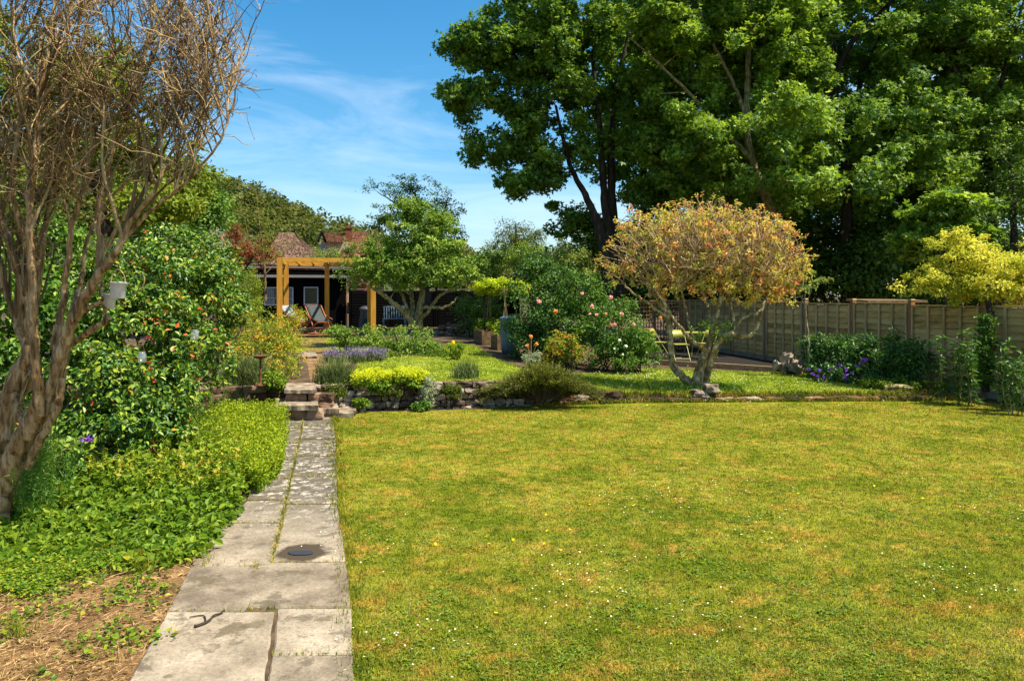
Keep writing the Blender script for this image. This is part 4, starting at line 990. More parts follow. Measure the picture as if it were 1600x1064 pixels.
# ------------------------------------------------------------------ right-hand fence
def fp(t, z=0):  # t metres back from Y=14.5
    y = 14.5 + t * AX[1]; return np.array((fence_x(y), y, z))
fr = thing('wooden_fence', 'weathered lap-panel garden fence with brown posts along the right side', 'fence', fp(0))
FROT = math.atan2(AX[1], AX[0])
step_ = 1.905
for k in range(-2, 7):
    t0 = k * step_; g0 = float(np.interp(14.5 + (t0 + .95) * AX[1], [14, 18, 22, 26], [.0, .03, .06, .10]))
    topz = 1.78 + RNG.normal(0, .015) + g0 * .4
    mb = MB(); cz = g0 + .08; lean = RNG.normal(0, .01)
    nb = 11; hgt = (topz - g0 - .20) / nb
    c = fp(t0 + step_ / 2)
    for j in range(nb):
        z = g0 + .18 + (j + .5) * hgt
        # waney-edged boards: each a strip with an uneven lower edge
        n = 10; us = np.linspace(-step_ / 2 + .05, step_ / 2 - .05, n + 1); wv = np.cumsum(RNG.normal(0, .004, n + 1)); wv -= wv.mean(); v = []
        inn = np.array((-AX[1], AX[0], 0))   # towards the lawn
        for u, wob in zip(us, wv):
            b = c + AX * u
            lo = b + inn * .040; lo = np.array((lo[0], lo[1], z - hgt * .62 + wob)); hi = b + inn * .008; hi = np.array((hi[0], hi[1], z + hgt * .5))
            lo2 = lo - inn * .026; v += [lo, hi, lo2]
        mb.add(v, [(3 * i, 3 * i + 3, 3 * i + 4, 3 * i + 1) for i in range(n)] + [(3 * i + 2, 3 * i + 5, 3 * i + 3, 3 * i) for i in range(n)], RNG.random())
    pn = mb.build('fence_panel', M['fence'], fr)
    for u in (-.86, -.43, 0, .43, .86):
        mb = MB(); q = c + AX * (u + RNG.normal(0, .01)) + inn * .058; mb.box((q[0], q[1], (g0 + .18 + topz) / 2), (.05, .028, topz - g0 - .2), FROT); mb.build('batten', M['batten'], pn)
    mb = MB(); q = c + inn * .02; mb.box((q[0], q[1], topz + .012), (step_ - .1, .085, .028), FROT); mb.build('cap_rail', M['fence'], pn)
    mb = MB(); mb.box((c[0], c[1], g0 + .07), (step_ - .1, .05, .22), FROT); mb.build('gravel_board', M['concrete'], fr)
    p = fp(t0); mb = MB(); mb.box((p[0], p[1], .92), (.10, .10, 1.95), FROT); po_ = mb.build('fence_post', M['fence_post'], fr)
    mb = MB(); mb.box((p[0], p[1], 1.91), (.12, .12, .03), FROT, taper=.8); mb.build('post_cap', M['fence'], po_)

# trellis across the back of the patio
t0 = P(968, 470, 23.0); t1 = P(1075, 470, 24.6)
r = thing('trellis_fence', 'brown square lattice trellis behind the lime chairs', 'trellis', (t0[0], t0[1], .1))
L_ = np.linalg.norm((t1 - t0)[:2]); dv = norm(np.array((t1[0] - t0[0], t1[1] - t0[1], 0)))
mb = MB()
for u in np.arange(.0, L_, .125): q = t0 + dv * u; mb.bar((q[0], q[1], .2), (q[0], q[1], 1.8), .028, .018, up=dv)
for z in np.arange(.25, 1.8, .125): a, b = t0.copy(), t1.copy(); a[2] = b[2] = z; off = np.array((.0, -.02, 0)); mb.bar(a + off, b + off, .016, .028)
mb.build('lattice', M['trellis'], r)
for q in (t0, (t0 + t1) / 2, t1):
    mb = MB(); mb.box((q[0], q[1] + .06, .95), (.08, .08, 1.8)); mb.build('post', M['trellis'], r)
mb = MB(); a, b = t0.copy(), t1.copy(); a[2] = b[2] = 1.83; mb.bar(a, b, .09, .05); mb.build('top_rail', M['trellis'], r)

# gravel patio, shade darkened into its colour, with timber edging, rocks
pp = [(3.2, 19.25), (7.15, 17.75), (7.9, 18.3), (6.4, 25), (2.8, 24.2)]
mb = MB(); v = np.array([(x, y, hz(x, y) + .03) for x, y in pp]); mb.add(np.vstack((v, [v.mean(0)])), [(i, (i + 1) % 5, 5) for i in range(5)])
struct(mb.build('gravel_ground', M['gravel_shade_toned']))
mb = MB(); a, b = np.array((3.2, 19.2, 0)), np.array((7.1, 17.68, 0)); a[2] = hz(a[0], a[1]) + .05; b[2] = hz(b[0], b[1]) + .05
mb.bar(a, (a + b) / 2, .09, .16); mb.bar((a + b) / 2 + np.array((.01, 0, .006)), b, .09, .16)
tag(mb.build('timber_edging', M['sleeper']), 'timber sleeper edging between the upper lawn and the gravel patio toned down for shade', 'edging')
for (px, py, s, lab) in ((1218, 574, (.26, .24, .22), 'leftmost low rock of the pale pile at the end of the timber edging'), (1229, 565, (.32, .26, .30), 'tallest pale rock, crowning the pile at the end of the timber edging'),
                         (1237, 575, (.30, .26, .28), 'broad front rock of the pale pile at the end of the timber edging'), (1246, 579, (.20, .18, .2), 'small right-hand rock of the pale pile near the sapling')):
    g = P(px, py, 17.45); b = MB(); rough_stone(b, g + np.array((0, 0, .02)), np.array(s), RNG.uniform(0, 3), RNG.random(), .5)
    tag(b.build('rock', M['rock'], smooth=True), lab, 'rock', 'rocks beside the patio')
g = P(1016, 572, 18.9); b = MB(); rough_stone(b, g, (.34, .28, .3), .4, .6, .4); tag(b.build('rock', M['rock'], smooth=True), 'single brown rock at the left end of the timber edging', 'rock')

# folding chairs
def folding_chair(o, rz, label):
    r = thing('folding_chair', label, 'folding chair', o, 'lime folding chairs on the patio')
    ca, sa = math.cos(rz), math.sin(rz)
    def T(x, y, z): return np.asarray(o) + np.array((x * ca - y * sa, x * sa + y * ca, z))   # faces -y
    for s in (-.21, .21):
        mb = MB(); mb.tube([T(s, -.24, .01), T(s, .05, .44), T(s, .26, .82)], .011, 7, cap=True); mb.build('leg', M['yellow_metal'], r)
        mb = MB(); mb.tube([T(s * .9, .28, .01), T(s * .9, .05, .38), T(s * .9, -.12, .45)], .010, 7, cap=True); mb.build('leg', M['yellow_metal'], r)
    mb = MB(); mb.box(T(0, -.02, .45), (.40, .36, .022), rz); mb.build('seat', M['yellow_metal'], r)
    mb = MB(); n = 8; v = []
    for i in range(n + 1):
        x = -.21 + .42 * i / n
        for z, y in ((.62, .16), (.82, .26)): v.append(T(x, y + .03 * (1 - (x / .21) ** 2), z))
    mb.add(v, [(2 * i, 2 * i + 2, 2 * i + 3, 2 * i + 1) for i in range(n)]); bk = mb.build('backrest', M['yellow_metal'], r, smooth=True)
    q = bk.modifiers.new('thick', 'SOLIDIFY'); q.thickness = .014
    mb = MB(); mb.tube([T(-.2, -.2, .07), T(.2, -.2, .07)], .008, 6); mb.tube([T(-.19, .24, .06), T(.19, .24, .06)], .008, 6); mb.build('rung', M['yellow_metal'], r)
for px, py, Y, rz, lab in ((1031, 560, 20.3, 1.05, 'lime folding chair standing sideways beside the pink rose bush'), (1062, 563, 19.9, .15, 'lime folding chair seen front-on behind the bronze-leaved tree trunk'),
                           (1104, 562, 20.6, -.9, 'lime folding chair mostly hidden behind the right trunk of the bronze-leaved tree')):
    o = P(px, py, Y); o[2] = float(hz(o[0], o[1])) + .03; folding_chair(o, rz, lab)
o = P(1085, 561, 21.2); o[2] = float(hz(o[0], o[1])) + .03
r = thing('garden_table', 'small round metal patio table between the lime folding chairs', 'table', o)
mb = MB(); mb.lathe([(0, .70), (.36, .70), (.37, .715), (.36, .73), (0, .73)], o, 24); mb.build('tabletop', M['yellow_metal'], r)
for k in range(3):
    a = k * 2.09; mb = MB(); mb.tube([o + np.array((.3 * math.cos(a), .3 * math.sin(a), 0)), o + np.array((.05 * math.cos(a), .05 * math.sin(a), .7))], .011, 6); mb.build('leg', M['yellow_metal'], r)

# raised beds with canes, water butt
def raised_bed(o, sx, sy, h, label):
    r = thing('raised_bed', label, 'raised bed', o, 'timber raised beds')
    R2 = frame(o); mb = MB()
    for z in (h * .25, h * .75):
        mb.box(R2(0, -sy / 2, z), (sx, .05, h * .49), ROT); mb.box(R2(0, sy / 2, z), (sx, .05, h * .49), ROT)
        mb.box(R2(-sx / 2 + .02, 0, z), (.05, sy - .06, h * .48), ROT); mb.box(R2(sx / 2 - .02, 0, z), (.05, sy - .06, h * .48), ROT)
    mb.build('planks', M['bed_wood'], r)
    mb = MB(); mb.box(R2(0, 0, h * .42), (sx - .1, sy - .1, h * .8), ROT); mb.build('soil', M['soil'], r)
    for u in (-sx / 2 - .02, sx / 2 + .02): mb = MB(); mb.box(R2(u, -sy / 2 - .02, h / 2 + .02), (.08, .08, h + .05), ROT); mb.build('corner_post', M['bed_wood'], r)
    return R2
o1 = P(770, 533, 23.0); o1[2] = float(hz(o1[0], o1[1])) - .02
RB1 = raised_bed(o1, .9, 1.6, .42, 'timber raised bed of leafy greens with a cane wigwam, nearest the dark hedge')
o2 = P(788, 543, 21.0); o2[2] = float(hz(o2[0], o2[1])) - .02
RB2 = raised_bed(o2, .55, 1.1, .40, 'shorter timber raised bed beside the blue water butt')
for R2, ctr, n, lab in ((RB1, (-.12, 0), 5, 'wigwam of bamboo canes in the bed nearest the dark hedge'), (RB2, (.05, .1), 5, 'wigwam of bamboo canes in the bed beside the blue water butt')):
    r = thing('cane_wigwam', lab, 'plant support', R2(ctr[0], ctr[1], .4), 'cane wigwams')
    for k in range(n):
        a = k * 2 * math.pi / n + .3; mb = MB(); mb.tube([R2(ctr[0] + .15 * math.cos(a), ctr[1] + .15 * math.sin(a), .35), R2(ctr[0] - .05 * math.cos(a + .5) + RNG.normal(0, .03), ctr[1] - .05 * math.sin(a + .5), 1.75 + RNG.normal(0, .1))], .006, 5); mb.build('cane', M['cane'], r)
for R2, lab in ((RB1, 'leafy green vegetables filling the bed nearest the dark hedge'), (RB2, 'leafy green vegetables in the bed beside the blue water butt')):
    pts = np.array([R2(RNG.uniform(-.38, .38) * (1 if R2 is RB1 else .6), RNG.uniform(-.6, .5), RNG.uniform(.45, .75)) for _ in range(36)])
    mb, _ = foliage(None, 0, .12, 30, .07, .045, pts=pts, kind='leaf6'); tag(mb.build('vegetable_plants', M['lf_bed']), lab, 'plants', 'vegetables in the raised beds')
o3 = P(797, 545, 19.6); o3[2] = float(hz(o3[0], o3[1]))
r = thing('water_butt', 'slate blue plastic water butt half hidden by the big rose mound', 'water butt', o3)
mb = MB(); mb.lathe([(0, 0), (.22, 0), (.25, .3), (.27, .6), (.26, .9), (.27, .92)], o3, 20); mb.build('barrel', M['blue_plastic'], r, smooth=True)
mb = MB(); mb.lathe([(.28, .92), (.285, .96), (.2, 1.0), (0, 1.01)], o3, 20); mb.build('lid', M['blue_plastic'], r)
mb = MB(); 
for i in range(26):
    x = RNG.uniform(-2.55, -1.55); q = (x, 26.2 + RNG.normal(0, .12), .62 + RNG.uniform(0, .36)); rough_stone(mb, q, (RNG.uniform(.14, .3), .2, RNG.uniform(.08, .16)), RNG.normal(0, .2), RNG.random(), .25)
tag(mb.build('rubble_wall', M['wallstone']), 'low shaded rubble wall at the back behind the apple tree trunk', 'garden wall')

# bird bath
o = G1(407, 603); o = P(407, 604, 12.35); o[2] = .49
r = thing('bird_bath', 'rusty brown metal bird bath on a thin stem above the block wall', 'bird bath', o)
mb = MB(); mb.lathe([(0, 0), (.11, 0), (.10, .02), (.05, .035), (.022, .06), (.018, .2), (.024, .22), (.018, .24), (.016, .43), (.03, .46)], o, 14); mb.build('pedestal', M['rust'], r, smooth=True)
mb = MB(); mb.lathe([(.03, .455), (.09, .465), (.14, .50), (.145, .505), (.13, .50), (.08, .478), (0, .472)], o, 18); mb.build('bowl', M['rust'], r, smooth=True)
# ------------------------------------------------------------------ big trees behind the fence
tree('sycamore_tree', 'tall sycamore with three dark trunks whose crown overhangs the open sky', 'tree', (3.6, 27, 0),
     [[(956, 470, 27, 0.230), (945, 400, 27, 0.194), (932, 345, 27, 0.151), (912, 300, 27, 0.115), (890, 255, 26.8, 0.086), (868, 165, 26.5, 0.050)],
      [(968, 470, 27.4, 0.216), (955, 400, 27.4, 0.180), (945, 310, 27.6, 0.151), (938, 220, 27.6, 0.115), (925, 90, 27.6, 0.058)],
      [(972, 460, 27.8, 0.202), (962, 380, 27.8, 0.173), (955, 260, 28, 0.144), (962, 150, 28, 0.101), (985, 40, 28, 0.050)]],
     [E(900, 120, 185, 190, 27.4, 2.6), E(880, 60, 165, 120, 27, 3.2), E(790, 90, 95, 90, 26.5, 2.2), E(775, 160, 85, 35, 26.3, 1.5), E(800, 230, 70, 55, 26.4, 1.6), E(835, 285, 62, 24, 26.3, 1.2), E(880, 200, 90, 80, 26.5, 2.2), E(1010, 150, 85, 110, 26.8, 2.4), E(850, -60, 140, 60, 27, 3), E(1020, 300, 70, 60, 27.5, 1.5), E(900, 345, 70, 30, 28.5, 1.5), E(718, 70, 46, 44, 26.2, 1.6), E(712, 152, 46, 24, 26.2, 1.4), E(742, 228, 30, 28, 26.2, 1.2), E(800, 298, 44, 18, 26.2, 1.0), E(860, 270, 50, 30, 26.4, 1.2)],
     850, .36, 100, .145, .062, 'lf_syc', 'bark_dark', 'big broadleaf trees beyond the fence', 'maple', cvar=.28, shell=.62, flat=.75, open_front=.42)
tree('sycamore_tree', 'bright leaved sycamore with a sunlit pale forked trunk behind the bronze tree', 'tree', (8.6, 25, 0),
     [[(1212, 470, 25.2, 0.216), (1205, 340, 25, 0.173), (1178, 260, 25, 0.144), (1167, 200, 25, 0.122), (1170, 90, 25, 0.094), (1178, -40, 25, 0.058)],
      [(1178, 252, 25, 0.108), (1140, 215, 24.9, 0.079), (1095, 165, 24.6, 0.065), (1040, 110, 24.3, 0.043), (985, 60, 24, 0.022)],
      [(1168, 190, 25, 0.079), (1145, 130, 25, 0.065), (1110, 60, 24.8, 0.050), (1085, -10, 24.6, 0.029)]],
     [E(1130, 150, 160, 220, 25.6, 2.0), E(1120, 60, 140, 90, 24.8, 2.4), E(1050, 30, 90, 60, 24.2, 2.0), E(1200, 60, 110, 90, 25.5, 2.4), E(1110, 210, 80, 60, 24, 1.5), E(1210, 200, 80, 70, 23, 1.8), E(1220, 290, 90, 40, 23, 1.8), E(1040, 200, 70, 60, 26, 1.6), E(1130, -70, 170, 50, 25, 3), E(1090, 290, 60, 40, 26, 1.2)],
     900, .36, 98, .145, .062, 'lf_syc2', 'bark_olive', 'big broadleaf trees beyond the fence', 'maple', cvar=.28, shell=.62, flat=.75, open_front=.42)
tree('sycamore_tree', 'sycamore with a thick brown trunk that forks high above the fence', 'tree', (13.4, 28, 0),
     [[(1325, 480, 28, 0.259), (1322, 300, 28, 0.216), (1319, 240, 28, 0.180), (1306, 190, 28, 0.144), (1310, 110, 27.8, 0.101), (1345, 50, 27.6, 0.079), (1420, -20, 27.4, 0.050)],
      [(1321, 250, 28, 0.144), (1338, 205, 28.2, 0.130), (1346, 120, 28.4, 0.094), (1378, 50, 28.4, 0.065), (1400, -40, 28.4, 0.036)],
      [(1310, 120, 27.9, 0.079), (1300, 40, 27.8, 0.058), (1290, -40, 27.8, 0.036)]],
     [E(1360, 150, 170, 220, 27.4, 2.4), E(1330, 60, 120, 90, 27, 2.4), E(1440, 60, 130, 90, 27.5, 2.6), E(1300, 190, 80, 60, 24, 1.8), E(1400, 190, 110, 70, 25, 2.2), E(1260, 100, 80, 70, 26, 2), E(1340, 280, 90, 45, 23.5, 1.8), E(1350, -70, 190, 50, 28, 3), E(1270, 280, 70, 50, 28.5, 1.2), E(1400, 290, 80, 40, 28.5, 1.2)],
     960, .38, 98, .145, .062, 'lf_syc', 'bark_dark', 'big broadleaf trees beyond the fence', 'maple', cvar=.28, shell=.62, flat=.75, open_front=.42)
tree('sycamore_tree', 'spreading sycamore at the right edge, reaching over the dark holly', 'tree', (17.6, 27, 0),
     [[(1560, 480, 27, 0.216), (1550, 330, 27, 0.173), (1530, 200, 27, 0.130), (1480, 90, 26.5, 0.079), (1420, 20, 26, 0.043)], [(1535, 220, 27, 0.108), (1570, 110, 27, 0.079), (1600, 0, 27, 0.043)]],
     [E(1530, 170, 140, 210, 27, 2.4), E(1530, 60, 130, 100, 26.5, 2.6), E(1500, 190, 110, 70, 26.2, 2), E(1620, 100, 90, 110, 27, 2.4), E(1540, -60, 170, 50, 27, 3), E(1450, 260, 80, 50, 25, 1.6), E(1560, 250, 80, 60, 27, 1.6)],
     780, .38, 98, .145, .062, 'lf_syc2', 'bark_dark', 'big broadleaf trees beyond the fence', 'maple', cvar=.28, shell=.62, flat=.75, open_front=.42)
tree('young_sycamore', 'low bright green sycamore growing right behind the fence beside the golden tree', 'tree', (12.5, 21.5, 0),
     [[(1478, 480, 21.5, 0.072), (1474, 400, 21.5, 0.058), (1468, 330, 21.5, 0.036)]],
     [E(1478, 335, 58, 38, 21.5, 1.0), E(1500, 372, 62, 30, 21.2, 0.648), E(1440, 370, 46, 34, 21.6, 0.576)],
     80, .36, 90, .17, .075, 'lf_syc2', 'bark_dark', kind='maple', flat=.45)
tree('holly_tree', 'dense small-leaved dark tree at the far right above the golden tree', 'tree', (17.5, 24, 0),
     [[(1590, 480, 24, 0.144), (1585, 380, 24, 0.115), (1580, 260, 24, 0.072)]],
     [E(1590, 280, 62, 95, 24, 1.3), E(1560, 350, 60, 50, 24, 1.0), E(1640, 330, 60, 90, 24, 1.2)],
     120, .42, 110, .09, .055, 'lf_dark', 'bark_dark', flat=.8)
# further trees that close the gaps behind
for px, Y, lab in ((1010, 34, 'sycamore standing farther back between the three dark trunks and the pale forked trunk'), (1215, 35, 'sycamore standing farther back behind the pale forked trunk'), (1375, 36, 'sycamore standing farther back to the right of the thick brown trunk'), (1520, 34, 'sycamore standing farther back at the right end of the belt'), (1110, 38, 'farthest sycamore glimpsed above the bronze-leaved tree')):
    tree('sycamore_tree', lab, 'tree', P(px, 462, Y) * (1, 1, 0), [[(px, 500, Y, .2), (px - 4, 300, Y, .15), (px + 6, 120, Y, .08)], [(px - 3, 320, Y, .1), (px + 40, 200, Y, .06)]],
         [E(px, 60, 100, 120, Y, 2.2), E(px - 30, 220, 90, 90, Y, 1.8), E(px + 40, 300, 80, 80, Y, 1.6), E(px - 20, 380, 90, 50, Y, 1.4), E(px, -60, 110, 80, Y, 2)], 260, .62, 70, .24, .11, 'lf_syc', 'bark_dark', 'big broadleaf trees beyond the fence', 'maple', shell=.6, flat=.8)
# dark understorey behind the fence
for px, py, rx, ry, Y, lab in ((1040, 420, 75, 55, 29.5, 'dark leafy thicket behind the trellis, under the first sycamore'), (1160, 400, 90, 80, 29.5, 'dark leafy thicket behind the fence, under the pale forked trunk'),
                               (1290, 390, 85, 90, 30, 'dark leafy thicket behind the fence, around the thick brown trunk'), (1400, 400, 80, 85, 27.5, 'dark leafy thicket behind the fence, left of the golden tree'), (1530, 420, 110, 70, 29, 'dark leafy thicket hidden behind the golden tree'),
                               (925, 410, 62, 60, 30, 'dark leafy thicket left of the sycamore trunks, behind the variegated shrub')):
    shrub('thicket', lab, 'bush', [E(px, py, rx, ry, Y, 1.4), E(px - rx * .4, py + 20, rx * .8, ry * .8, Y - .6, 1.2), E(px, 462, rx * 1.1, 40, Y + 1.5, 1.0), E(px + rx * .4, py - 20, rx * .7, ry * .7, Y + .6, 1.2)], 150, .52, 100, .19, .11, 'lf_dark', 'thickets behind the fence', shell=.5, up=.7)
mb = MB(); q = P(1385, 470, 20.5); mb.box(q, (1.9, .9, .06), ROT, tilt=.04); mb.box(q + np.array((0, .2, -1.0)), (1.7, .8, 1.7), ROT)
tag(mb.build('neighbour_shed', M['bed_wood']), 'top of a brown shed just showing over the fence', 'shed')
# smaller trees between shed and sycamores
tree('conifer_tree', 'small dark rounded conifer on the skyline between apple tree and sycamores', 'tree', (.3, 44, 0), [[(806, 462, 44, .2), (806, 400, 44, .14), (806, 350, 44, .05)]],
     [E(806, 368, 34, 26, 44, 1.2), E(790, 390, 36, 20, 44, 1.2), E(830, 385, 30, 30, 44, 1.1)], 90, .38, 90, .12, .06, 'lf_juniper', 'bark_dark', flat=.9)
tree('background_tree', 'pale green feathery tree above the clipped lime hedge', 'tree', (-.6, 31, .3), [[(775, 470, 31, .12), (772, 430, 31, .09), (768, 400, 31, .05)]],
     [E(770, 412, 50, 28, 31, 1.2), E(820, 402, 40, 26, 31, 1), E(745, 425, 30, 26, 30.5, .8)], 90, .36, 90, .11, .05, 'lf_apple', 'bark_dark', flat=.8)
tree('variegated_shrub', 'pale cream-green tall shrub rising behind the big rose mound', 'shrub', (2.3, 24, .2), [[(890, 500, 24, .05), (888, 440, 24, .04), (885, 400, 24, .02)], [(900, 500, 24, .05), (908, 440, 24, .04), (915, 405, 24, .02)]],
     [E(880, 400, 44, 22, 24, .7), E(905, 425, 38, 34, 24, .7), E(830, 402, 26, 20, 25, .5), E(855, 420, 40, 25, 24.5, .6)], 110, .24, 85, .085, .04, 'lf_pale', 'bark_olive', flat=.8)
for px, rx, lab, Y in ((762, 26, 'dark clipped evergreen hedge behind the raised beds', 25.5), (735, 22, 'dark yew column left of the raised beds', 25.8)):
    shrub('dark_hedge', lab, 'hedge', [E(px, 500, rx, 36, Y, .6), E(px, 480, rx, 18, Y, .6)], 46, .24, 110, .06, .03, 'lf_dark', 'dark hedges by the raised beds', flat=1)
mb, _ = foliage([E(764, 448, 28, 11, 22.6, .4), E(797, 448, 28, 11, 22.6, .4)], 150, .13, 90, .06, .035, flat=.7, up=1.0, stray=0)
r = thing('clipped_tree', 'flat-topped lime green clipped hedge on stilts above the cane wigwams', 'hedge', (-.45, 22.7, .4)); mb.build('crown', M['lf_clip'], r)
tb = MB(); tb.tube([P(757, 530, 22.8), P(757, 452, 22.8)], .03, 6); tb.tube([P(806, 530, 22.8), P(806, 452, 22.8)], .03, 6); tb.build('trunk', M['bark_dark'], r)

# ------------------------------------------------------------------ golden tree with ivy trunk
r = tree('golden_tree', 'golden yellow leaved tree leaning over the fence with an ivy-clad trunk', 'tree', (9.15, 14.2, 0),
     [[(1540, 612, 14.0, .07), (1543, 540, 14.05, .06), (1546, 490, 14.2, .055), (1540, 440, 14.5, .04)], [(1545, 500, 14.2, .04), (1575, 460, 14.5, .03), (1600, 430, 14.6, .02)], [(1543, 470, 14.3, .03), (1500, 440, 14.6, .025), (1460, 430, 14.6, .015)]],
     [E(1500, 400, 62, 36, 14.9, .5), E(1545, 430, 85, 46, 14.6, .8), E(1455, 440, 58, 28, 14.8, .5), E(1495, 372, 26, 16, 14.9, .3), E(1590, 440, 80, 45, 14.5, .8), E(1510, 455, 60, 20, 14.7, .5), E(1640, 420, 70, 50, 14.7, .8)],
     330, .15, 90, .06, .032, 'lf_gold', 'bark_dark', flat=.7, shell=.6)
pts = np.array([P(1540 + RNG.normal(0, 6), y, 13.97 + RNG.normal(0, .05)) for y in RNG.uniform(495, 600, 90)])
mb, _ = foliage(None, 0, .09, 26, .06, .05, pts=pts, kind='leaf6', up=.2, out=.8); mb.build('ivy', M['lf_dark'], r)
# sapling
tree('birch_sapling', 'slender pale-stemmed sapling standing against the fence', 'tree', (6.78, 16.8, .1), [[(1265, 566, 16.8, .022), (1262, 520, 16.8, .018), (1258, 470, 16.8, .013), (1262, 420, 16.8, .006)], [(1259, 480, 16.8, .011), (1270, 450, 16.8, .008), (1285, 432, 16.8, .004)], [(1259, 478, 16.8, .01), (1246, 455, 16.8, .007), (1238, 440, 16.8, .004)]],
     [E(1258, 448, 34, 18, 16.8, .3), E(1285, 438, 18, 12, 16.8, .2), E(1266, 425, 14, 10, 16.8, .2)], 24, .10, 14, .085, .042, 'lf_pale', 'bark_birch', shell=.9, kind='leaf6', flat=.5)

# shaded shrubs in front of the fence
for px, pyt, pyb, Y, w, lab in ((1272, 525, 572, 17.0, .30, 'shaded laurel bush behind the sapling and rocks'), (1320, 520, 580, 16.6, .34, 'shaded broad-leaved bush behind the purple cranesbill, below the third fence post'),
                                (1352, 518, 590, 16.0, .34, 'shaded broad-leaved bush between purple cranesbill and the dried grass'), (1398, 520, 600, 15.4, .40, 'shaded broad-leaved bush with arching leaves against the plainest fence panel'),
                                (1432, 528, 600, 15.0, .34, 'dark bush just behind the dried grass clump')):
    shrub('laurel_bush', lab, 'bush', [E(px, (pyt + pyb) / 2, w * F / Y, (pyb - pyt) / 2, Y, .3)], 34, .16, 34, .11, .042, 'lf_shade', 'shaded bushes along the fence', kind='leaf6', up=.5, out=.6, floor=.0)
def stem_plant(px, pyb, pyt, Y, n, spread, label, leaf='lf_shade', L=.13, W=.04, name='stem_plant', per=16, group=None):
    b = P(px, pyb, Y); b[2] = float(hz(b[0], b[1])); r = thing(name, label, 'plant', b, group)
    tb, mb = MB(), MB(); top = EYE - (pyt - HOR) * Y / F
    for i in range(n):
        q = b + np.append(RNG.normal(0, spread * .4, 2), 0); h = (top - b[2]) * RNG.uniform(.62, 1.02)
        e = q + np.array((RNG.normal(0, spread * .5), RNG.normal(0, spread * .4), h)); pth = curve([q, (q + e) / 2 + RNG.normal(0, .03, 3), e], 5)
        tb.tube(pth, np.linspace(.010, .004, len(pth)), 5)
        k = int(per * h * 2.0) + 6; t = RNG.uniform(.06, 1, k) ** .8; pos = np.stack([np.interp(t, np.linspace(0, 1, len(pth)), pth[:, c]) for c in range(3)], 1)
        d = hdir(k); d[:, 2] = .35; leaves_at(mb, pos, norm(d), L, W, up=.8, out=.1, droop=.0, kind='leaf6', jit=.3)
    mb.build('foliage', M[leaf], r); tb.build('stem', M['bark_olive'], r); return r
stem_plant(1492, 600, 515, 13.6, 7, .28, 'upright shrub with pale sunlit leaf tips left of the ivy-clad trunk', group='leafy upright shrubs by the golden tree')
stem_plant(1520, 605, 508, 13.4, 7, .26, 'tallest upright shrub, crowding the left side of the ivy-clad trunk', group='leafy upright shrubs by the golden tree')
stem_plant(1568, 615, 532, 12.9, 8, .30, 'upright shrub with pale leaf tips right of the ivy-clad trunk', group='leafy upright shrubs by the golden tree')
stem_plant(1592, 622, 556, 12.3, 7, .3, 'shadier upright shrub at the right edge in front of the fence', group='leafy upright shrubs by the golden tree')

# cranesbill, iris, ground cover with log, dried grass
r = shrub('cranesbill', 'low spreading clump with violet flowers beside the pale rocks', 'flowering plant', [E(1300, 582, 44, 14, 16.0, .35), E(1335, 585, 34, 13, 15.7, .3), E(1360, 592, 24, 14, 15.3, .25)], 60, .09, 40, .055, .05, 'lf_shade', kind='leaf6', stems=5)
for px, py in ((1270, 585), (1280, 579), (1277, 588), (1287, 590), (1297, 578), (1320, 587), (1322, 592), (1341, 573), (1349, 562), (1322, 578), (1330, 583), (1264, 577), (1312, 571)):
    flower(r, P(px, py, 15.55 if px > 1300 else 15.8), .045, 'pt_violet', n=14)
r = thing('iris', 'single violet iris on a tall stem among the cranesbill', 'flower', (7.2, 15.0, .1))
tb = MB(); tb.tube([P(1361, 600, 15.0), P(1358, 580, 15.0), P(1353, 565, 15.0)], .008, 5); tb.build('stem', M['lf_grey'], r); flower(r, P(1350, 563, 15.0), .07, 'pt_violet', 'bloom', 18)
r = shrub('sedum_mat', 'sunny mat of yellow-green ground cover around a split log by the edging', 'ground cover plant', [E(1400, 600, 45, 7, 14.75, .3), E(1450, 602, 36, 6, 14.6, .3), E(1370, 596, 26, 6, 15.0, .3)], 80, .07, 46, .038, .03, 'lf_bed', stems=3, kind='leaf6', up=.9)
mb = MB(); mb.tube([P(1382, 606, 14.5), P(1400, 604, 14.5), P(1428, 607, 14.5)], [.055, .06, .05], 9, cap=True, rough=.06); tag(mb.build('split_log', M['bark_olive']), 'short split log lying in the yellow-green ground cover', 'log')
b = P(1452, 597, 14.75); b[2] = float(hz(b[0], b[1])); mb = MB(); n = 420; q = np.repeat(b[None], n, 0) + RNG.normal(0, .09, (n, 3)) * (1, 1, 0)
mb.blades(q, hdir(n), RNG.uniform(.2, .52, n), .006, RNG.uniform(.05, .45, n), RNG.random(n)); tag(mb.build('dried_grass', M['straw']), 'upright clump of dried straw-coloured grass behind the ground cover mat', 'dried grass')

